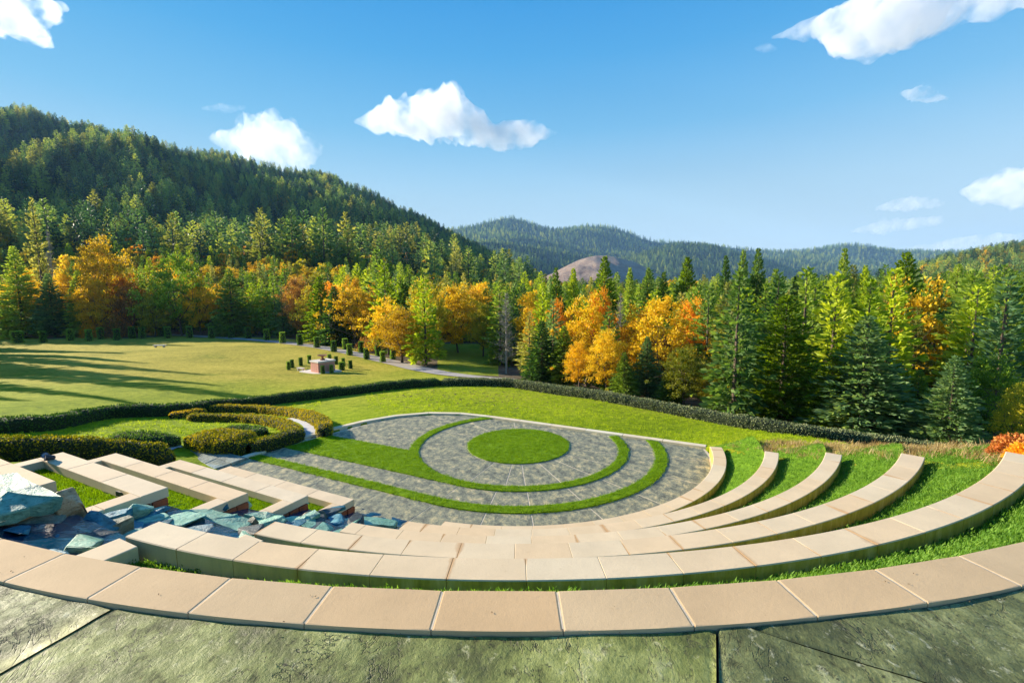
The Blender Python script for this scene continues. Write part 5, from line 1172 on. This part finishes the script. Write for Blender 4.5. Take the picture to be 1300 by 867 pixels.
def forest(name, g, protos, dens, smin, smax, seed, label, maskf=None):
    Xg, Yg, Zg, Fq = g; V = np.stack([Xg, Yg, Zg], -1).reshape(-1, 3)
    me = mesh_np(name, V, Fq, (M_hillf,))
    a = me.attributes.new('mask', 'FLOAT', 'POINT'); mk = np.ones(len(V)) if maskf is None else maskf(V[:, 0], V[:, 1], V[:, 2]); a.data.foreach_set('value', mk.astype(np.float32))
    o = ob(name, me, kind='stuff', category='forest', label=label); scatter(o, protos, dens, smin, smax, seed, .05, attr='mask', keep=False); return o
vis = lambda x, y, z: (np.abs(x / y) < 1.35) * 1.0
P_con = [lowc['fir'], lowc['dark'], lowc['fir'], lowc['blue'], lowc['pale']]
forest('mountain_forest', g1, P_con, .0068, 1.0, 2.3, 5, 'dense dark conifer forest covering the mountain slope at the left', lambda x, y, z: vis(x, y, z) * (x / y < .055) * (y > 215) * (.55 + .9 * (vnoise(x + 5, y + 5, 40, 2) > .42)))
forest('mountain_maples', g1, [lowc['yellow'], lowc['gold'], lowc['olive'], lowc['orange']], .007, .8, 1.4, 6, 'scattered yellow and orange trees in the lower mountain forest', lambda x, y, z: vis(x, y, z) * (y > 200) * np.clip((vnoise(x + 70, y + 30, 45, 3) - .55) * 8, 0, 1) * np.clip(1.2 - z / 190, .04, 1) + 1.2 * (y > 180) * (y < 330) * vis(x, y, z) * np.clip((vnoise(x + 7, y + 3, 30, 2) - .42) * 6, 0, 1))
forest('hill_forest', g2, P_con + P_con + [lowc['olive'], lowc['gold']], .013, .8, 1.5, 7, 'mixed conifer and autumn forest on the wooded hill at the right', vis)
forest('far_forest', ga, [lowc['fir'], lowc['dark']], .0011, 1.8, 3.2, 8, 'forest on the blue far mountains', lambda x, y, z: vis(x, y, z) * (x / y > -.35))
forest('foothill_forest', gb, [lowc['fir'], lowc['dark'], lowc['blue']], .0028, 1.4, 2.3, 9, 'forest on the nearer far foothills', lambda x, y, z: vis(x, y, z) * (x / y > -.35) * ((y > 2250) | (x / y < .03) | (x / y > .36)))
forest('middle_ridge_forest', gd, [lowc['fir'], lowc['dark']], .002, 1.5, 2.6, 19, 'forest on the middle far ridge', vis)
# flat valley between the front trees and the slopes
ys = np.geomspace(150, 1600, 40); us = np.linspace(-.25, 1.4, 60); U_, Y_ = np.meshgrid(us, ys); X_ = U_ * Y_; Z_ = np.maximum(gnd(X_, Y_), np.maximum(np.where(U_ < .5, mtn(X_, Y_), -99), -8)); idx = np.arange(U_.size).reshape(U_.shape); Fv = np.stack([idx[:-1, :-1], idx[:-1, 1:], idx[1:, 1:], idx[1:, :-1]], -1).reshape(-1, 4)
forest('valley_forest', (X_, Y_, Z_ - .5, Fv), P_con, .012, .8, 1.35, 11, 'conifer forest filling the valley behind the front trees', lambda x, y, z: (y > 235) * (1 - .8 * ((x / y > .05) & (x / y < .31) & (y > 500))))
for kind, L_ in stuffs.items():
    if not L_: continue
    me = mesh_np('seed_points', [(x, y, fz(x, y)) for x, y, h in L_], []); o = ob('back_forest', me, kind='stuff', category='forest', label=f'{gname[kind]}s of the back forest rows seen between nearer crowns')
    ng = bpy.data.node_groups.new('points_' + kind, 'GeometryNodeTree'); ng.interface.new_socket('Geometry', in_out='INPUT', socket_type='NodeSocketGeometry'); ng.interface.new_socket('Geometry', in_out='OUTPUT', socket_type='NodeSocketGeometry')
    N = ng.nodes.new; L = ng.links.new; gi = N('NodeGroupInput'); go = N('NodeGroupOutput'); ip = N('GeometryNodeInstanceOnPoints'); oi = N('GeometryNodeObjectInfo'); oi.inputs[0].default_value = crown_proto(kind, 0); oi.inputs['As Instance'].default_value = True
    rv = N('FunctionNodeRandomValue'); rv.data_type = 'FLOAT_VECTOR'; rv.inputs[0].default_value = (0, 0, 0); rv.inputs[1].default_value = (.08, .08, 6.28); rf = N('FunctionNodeRandomValue'); rf.data_type = 'FLOAT'; rf.inputs[2].default_value = .75; rf.inputs[3].default_value = 1.15
    L(gi.outputs[0], ip.inputs['Points']); L(oi.outputs['Geometry'], ip.inputs['Instance']); L(rv.outputs[0], ip.inputs['Rotation']); L(rf.outputs[1], ip.inputs['Scale']); L(ip.outputs[0], go.inputs[0]); md = o.modifiers.new('scatter', 'NODES'); md.node_group = ng

# ------------------------------------------------------------------ clouds: closed bodies of mist far above the haze
M_cloud = bpy.data.materials.new('cloud_mist'); M_cloud.use_nodes = True; nt = M_cloud.node_tree; nt.nodes.clear(); o_ = nt.nodes.new('ShaderNodeOutputMaterial'); pv = nt.nodes.new('ShaderNodeVolumePrincipled')
pv.inputs['Color'].default_value = (1, 1, 1, 1); pv.inputs['Density'].default_value = .0055; pv.inputs['Anisotropy'].default_value = .3; nt.links.new(pv.outputs[0], o_.inputs['Volume'])
def cloud_density(m, k):
    nt = m.node_tree; pv = nt.nodes['Principled Volume']; g = nt.nodes.new('ShaderNodeNewGeometry'); nz = nt.nodes.new('ShaderNodeTexNoise'); nz.inputs['Scale'].default_value = .0045; nz.inputs['Detail'].default_value = 6; nz.inputs['Roughness'].default_value = .62
    nt.links.new(g.outputs['Position'], nz.inputs['Vector']); mr = nt.nodes.new('ShaderNodeMapRange'); mr.inputs[1].default_value = .38; mr.inputs[2].default_value = .62; mr.inputs[3].default_value = 0; mr.inputs[4].default_value = k; nt.links.new(nz.outputs['Fac'], mr.inputs[0]); nt.links.new(mr.outputs[0], pv.inputs['Density'])
M_cloud2 = M_cloud.copy(); M_cloud2.node_tree.nodes['Principled Volume'].inputs['Density'].default_value = .0016
cloud_density(M_cloud, .009); cloud_density(M_cloud2, .0028)
S.cycles.volume_max_steps = 96; S.cycles.volume_step_rate = .6
def cloud(D, top, bot, label, seed, mt, thick=.9):
    """lofted body between a measured upper and lower outline"""
    x0, x1 = top[0][0], top[-1][0]; n = 90; m = 28; V = []; tt = np.linspace(0, 1, n); R = np.random.RandomState(seed)
    for i, t in enumerate(tt):
        tx = (1 - math.cos(t * math.pi)) / 2; px = x0 + (x1 - x0) * tx; yt = np.interp(px, [p[0] for p in top], [p[1] for p in top]); yb = np.interp(px, [p[0] for p in bot], [p[1] for p in bot]); yb = max(yb, yt + .5)
        a = at_y(px, yt, D); b = at_y(px, yb, D); c = (a + b) / 2; hz = np.linalg.norm(a - b) / 2 * .84
        for k in range(m):
            th_ = 6.2832 * k / m; V.append(c + np.array([0, math.sin(th_) * hz * thick * 1.5, math.cos(th_) * hz]))
    V = np.array(V); cen = V.mean(0); sc = (V[:, 2].max() - V[:, 2].min()) * .32
    nz = vnoise(V[:, 0] / sc + seed * 7 + V[:, 2] / sc, V[:, 1] / sc + V[:, 2] / sc * .7 + 50, 1, 4) - .5; nz2 = vnoise(V[:, 0] / sc * 2.6 + seed, V[:, 2] / sc * 2.6 + V[:, 1] / sc + 90, 1, 3) - .5
    loc = np.repeat(V.reshape(n, m, 3).mean(1), m, 0); rad_ = np.linalg.norm(V - loc, axis=1, keepdims=True); dr = (V - loc) / (rad_ + 1e-6); V = V + dr * rad_ * (nz * .7 + nz2 * .9)[:, None]; V[:, 0] += nz2 * sc * .4
    Fc = []
    for i in range(n - 1):
        for k in range(m): j = (k + 1) % m; Fc.append((i * m + k, i * m + j, (i + 1) * m + j, (i + 1) * m + k))
    Fc.append(tuple(range(m))[::-1]); Fc.append(tuple((n - 1) * m + k for k in range(m)))
    me = mesh_np('cloud', V - cen, Fc, (mt,)); bm = bmesh.new(); bm.from_mesh(me); bmesh.ops.recalc_face_normals(bm, faces=bm.faces); bm.to_mesh(me); bm.free()
    o = ob('cloud', me, label=label, category='cloud'); o.location = cen
cloud(3600, [(452, 152), (478, 138), (500, 124), (545, 114), (580, 112), (600, 132), (625, 152), (650, 156), (675, 152), (708, 166)], [(452, 158), (480, 172), (540, 180), (600, 192), (650, 190), (680, 184), (708, 172)], 'bright white cloud in the upper middle with a thin tail to the right', 1, M_cloud)
cloud(3600, [(980, 46), (1010, 30), (1060, 8), (1090, -8), (1180, -14), (1300, -12), (1330, -8)], [(980, 50), (1040, 50), (1075, 66), (1120, 74), (1160, 60), (1230, 34), (1330, 6)], 'large white cloud at the top right corner', 2, M_cloud)
cloud(3600, [(-60, -20), (0, -12), (60, -8), (84, 6)], [(-60, 40), (0, 44), (30, 54), (50, 36), (84, 12)], 'white cloud cut by the top left corner', 3, M_cloud)
cloud(4600, [(266, 174), (290, 160), (320, 148), (350, 142), (385, 158), (412, 184)], [(266, 180), (300, 204), (350, 222), (390, 212), (412, 188)], 'soft white cloud above the ridge of the left mountain', 4, M_cloud2)
cloud(5200, [(256, 136), (280, 130), (312, 134)], [(256, 140), (285, 146), (312, 139)], 'thin wisp above the cloud on the left mountain ridge', 5, M_cloud2, .6)
cloud(4300, [(1144, 116), (1165, 108), (1203, 124)], [(1144, 120), (1165, 131), (1203, 128)], 'small oval white cloud alone at the upper right', 6, M_cloud)
cloud(9000, [(1220, 240), (1250, 222), (1280, 210), (1330, 205), (1380, 220)], [(1220, 246), (1250, 262), (1300, 268), (1380, 262)], 'white cloud cut by the right edge above the wooded hill', 7, M_cloud2)
cloud(9000, [(1112, 262), (1145, 248), (1196, 250)], [(1112, 268), (1150, 270), (1196, 264)], 'faint flat cloud, upper one of two low over the right ridge', 8, M_cloud2, .6)
cloud(9000, [(1080, 292), (1120, 276), (1196, 274)], [(1080, 296), (1130, 298), (1196, 286)], 'faint flat cloud, lower one of two low over the right ridge', 9, M_cloud2, .6)
cloud(9500, [(1120, 318), (1180, 308), (1215, 298), (1300, 294), (1360, 300)], [(1120, 324), (1180, 326), (1260, 314), (1360, 310)], 'pale cloud bank lying just above the wooded hill at the right', 10, M_cloud2, .6)
cloud(4800, [(1200, 46), (1225, 41), (1262, 44)], [(1200, 51), (1230, 54), (1262, 50)], 'thin streak of cloud under the large top right cloud', 11, M_cloud2, .6)
cloud(4800, [(958, 60), (973, 55), (986, 60)], [(958, 64), (973, 68), (986, 65)], 'tiny puff of cloud left below the large top right cloud', 12, M_cloud2)
# ------------------------------------------------------------------ haze
hz_ = bpy.data.materials.new('haze'); hz_.use_nodes = True; nt = hz_.node_tree; nt.nodes.clear(); o_ = nt.nodes.new('ShaderNodeOutputMaterial'); pv = nt.nodes.new('ShaderNodeVolumePrincipled')
pv.inputs['Color'].default_value = (.34, .62, 1, 1); pv.inputs['Density'].default_value = .000065; pv.inputs['Anisotropy'].default_value = 0; nt.links.new(pv.outputs[0], o_.inputs['Volume'])
bm = bmesh.new(); bmesh.ops.create_cube(bm, size=1); me = bpy.data.meshes.new('haze'); bm.to_mesh(me); bm.free(); me.materials.append(hz_)
o = ob('haze', me, kind='stuff'); o.scale = (17600, 8200, 830); o.location = (0, 3000, 400 - 15 + 5)

RN = random.Random(31); V = []; Fc = []
for i in range(90):
    a = RN.uniform(-112, -66); r = RN.choice([RN.uniform(14.3, 14.7), RN.uniform(14.64, 15.6), RN.uniform(14.62, 14.7)]); x, y = pol(r, a); z = (ZB[6] if r < RO[6] else 3.93) + .004; b = RN.random() * 6.28; l = RN.uniform(.004, .011); w_ = l * .45; k = len(V)
    dx, dy = math.cos(b), math.sin(b); V += [(x - dx * l, y - dy * l, z), (x - dy * w_, y + dx * w_, z + .004), (x + dx * l, y + dy * l, z + .002), (x + dy * w_, y - dx * w_, z + .005)]; Fc.append((k, k + 1, k + 2, k + 3))
ob('leaf_litter', mesh_np('leaf_litter', V, Fc, (flat('dry_litter', (.13, .085, .04), .9),)), kind='stuff', category='litter', label='tiny dry leaf scraps and grit on the coping and terrace floor')
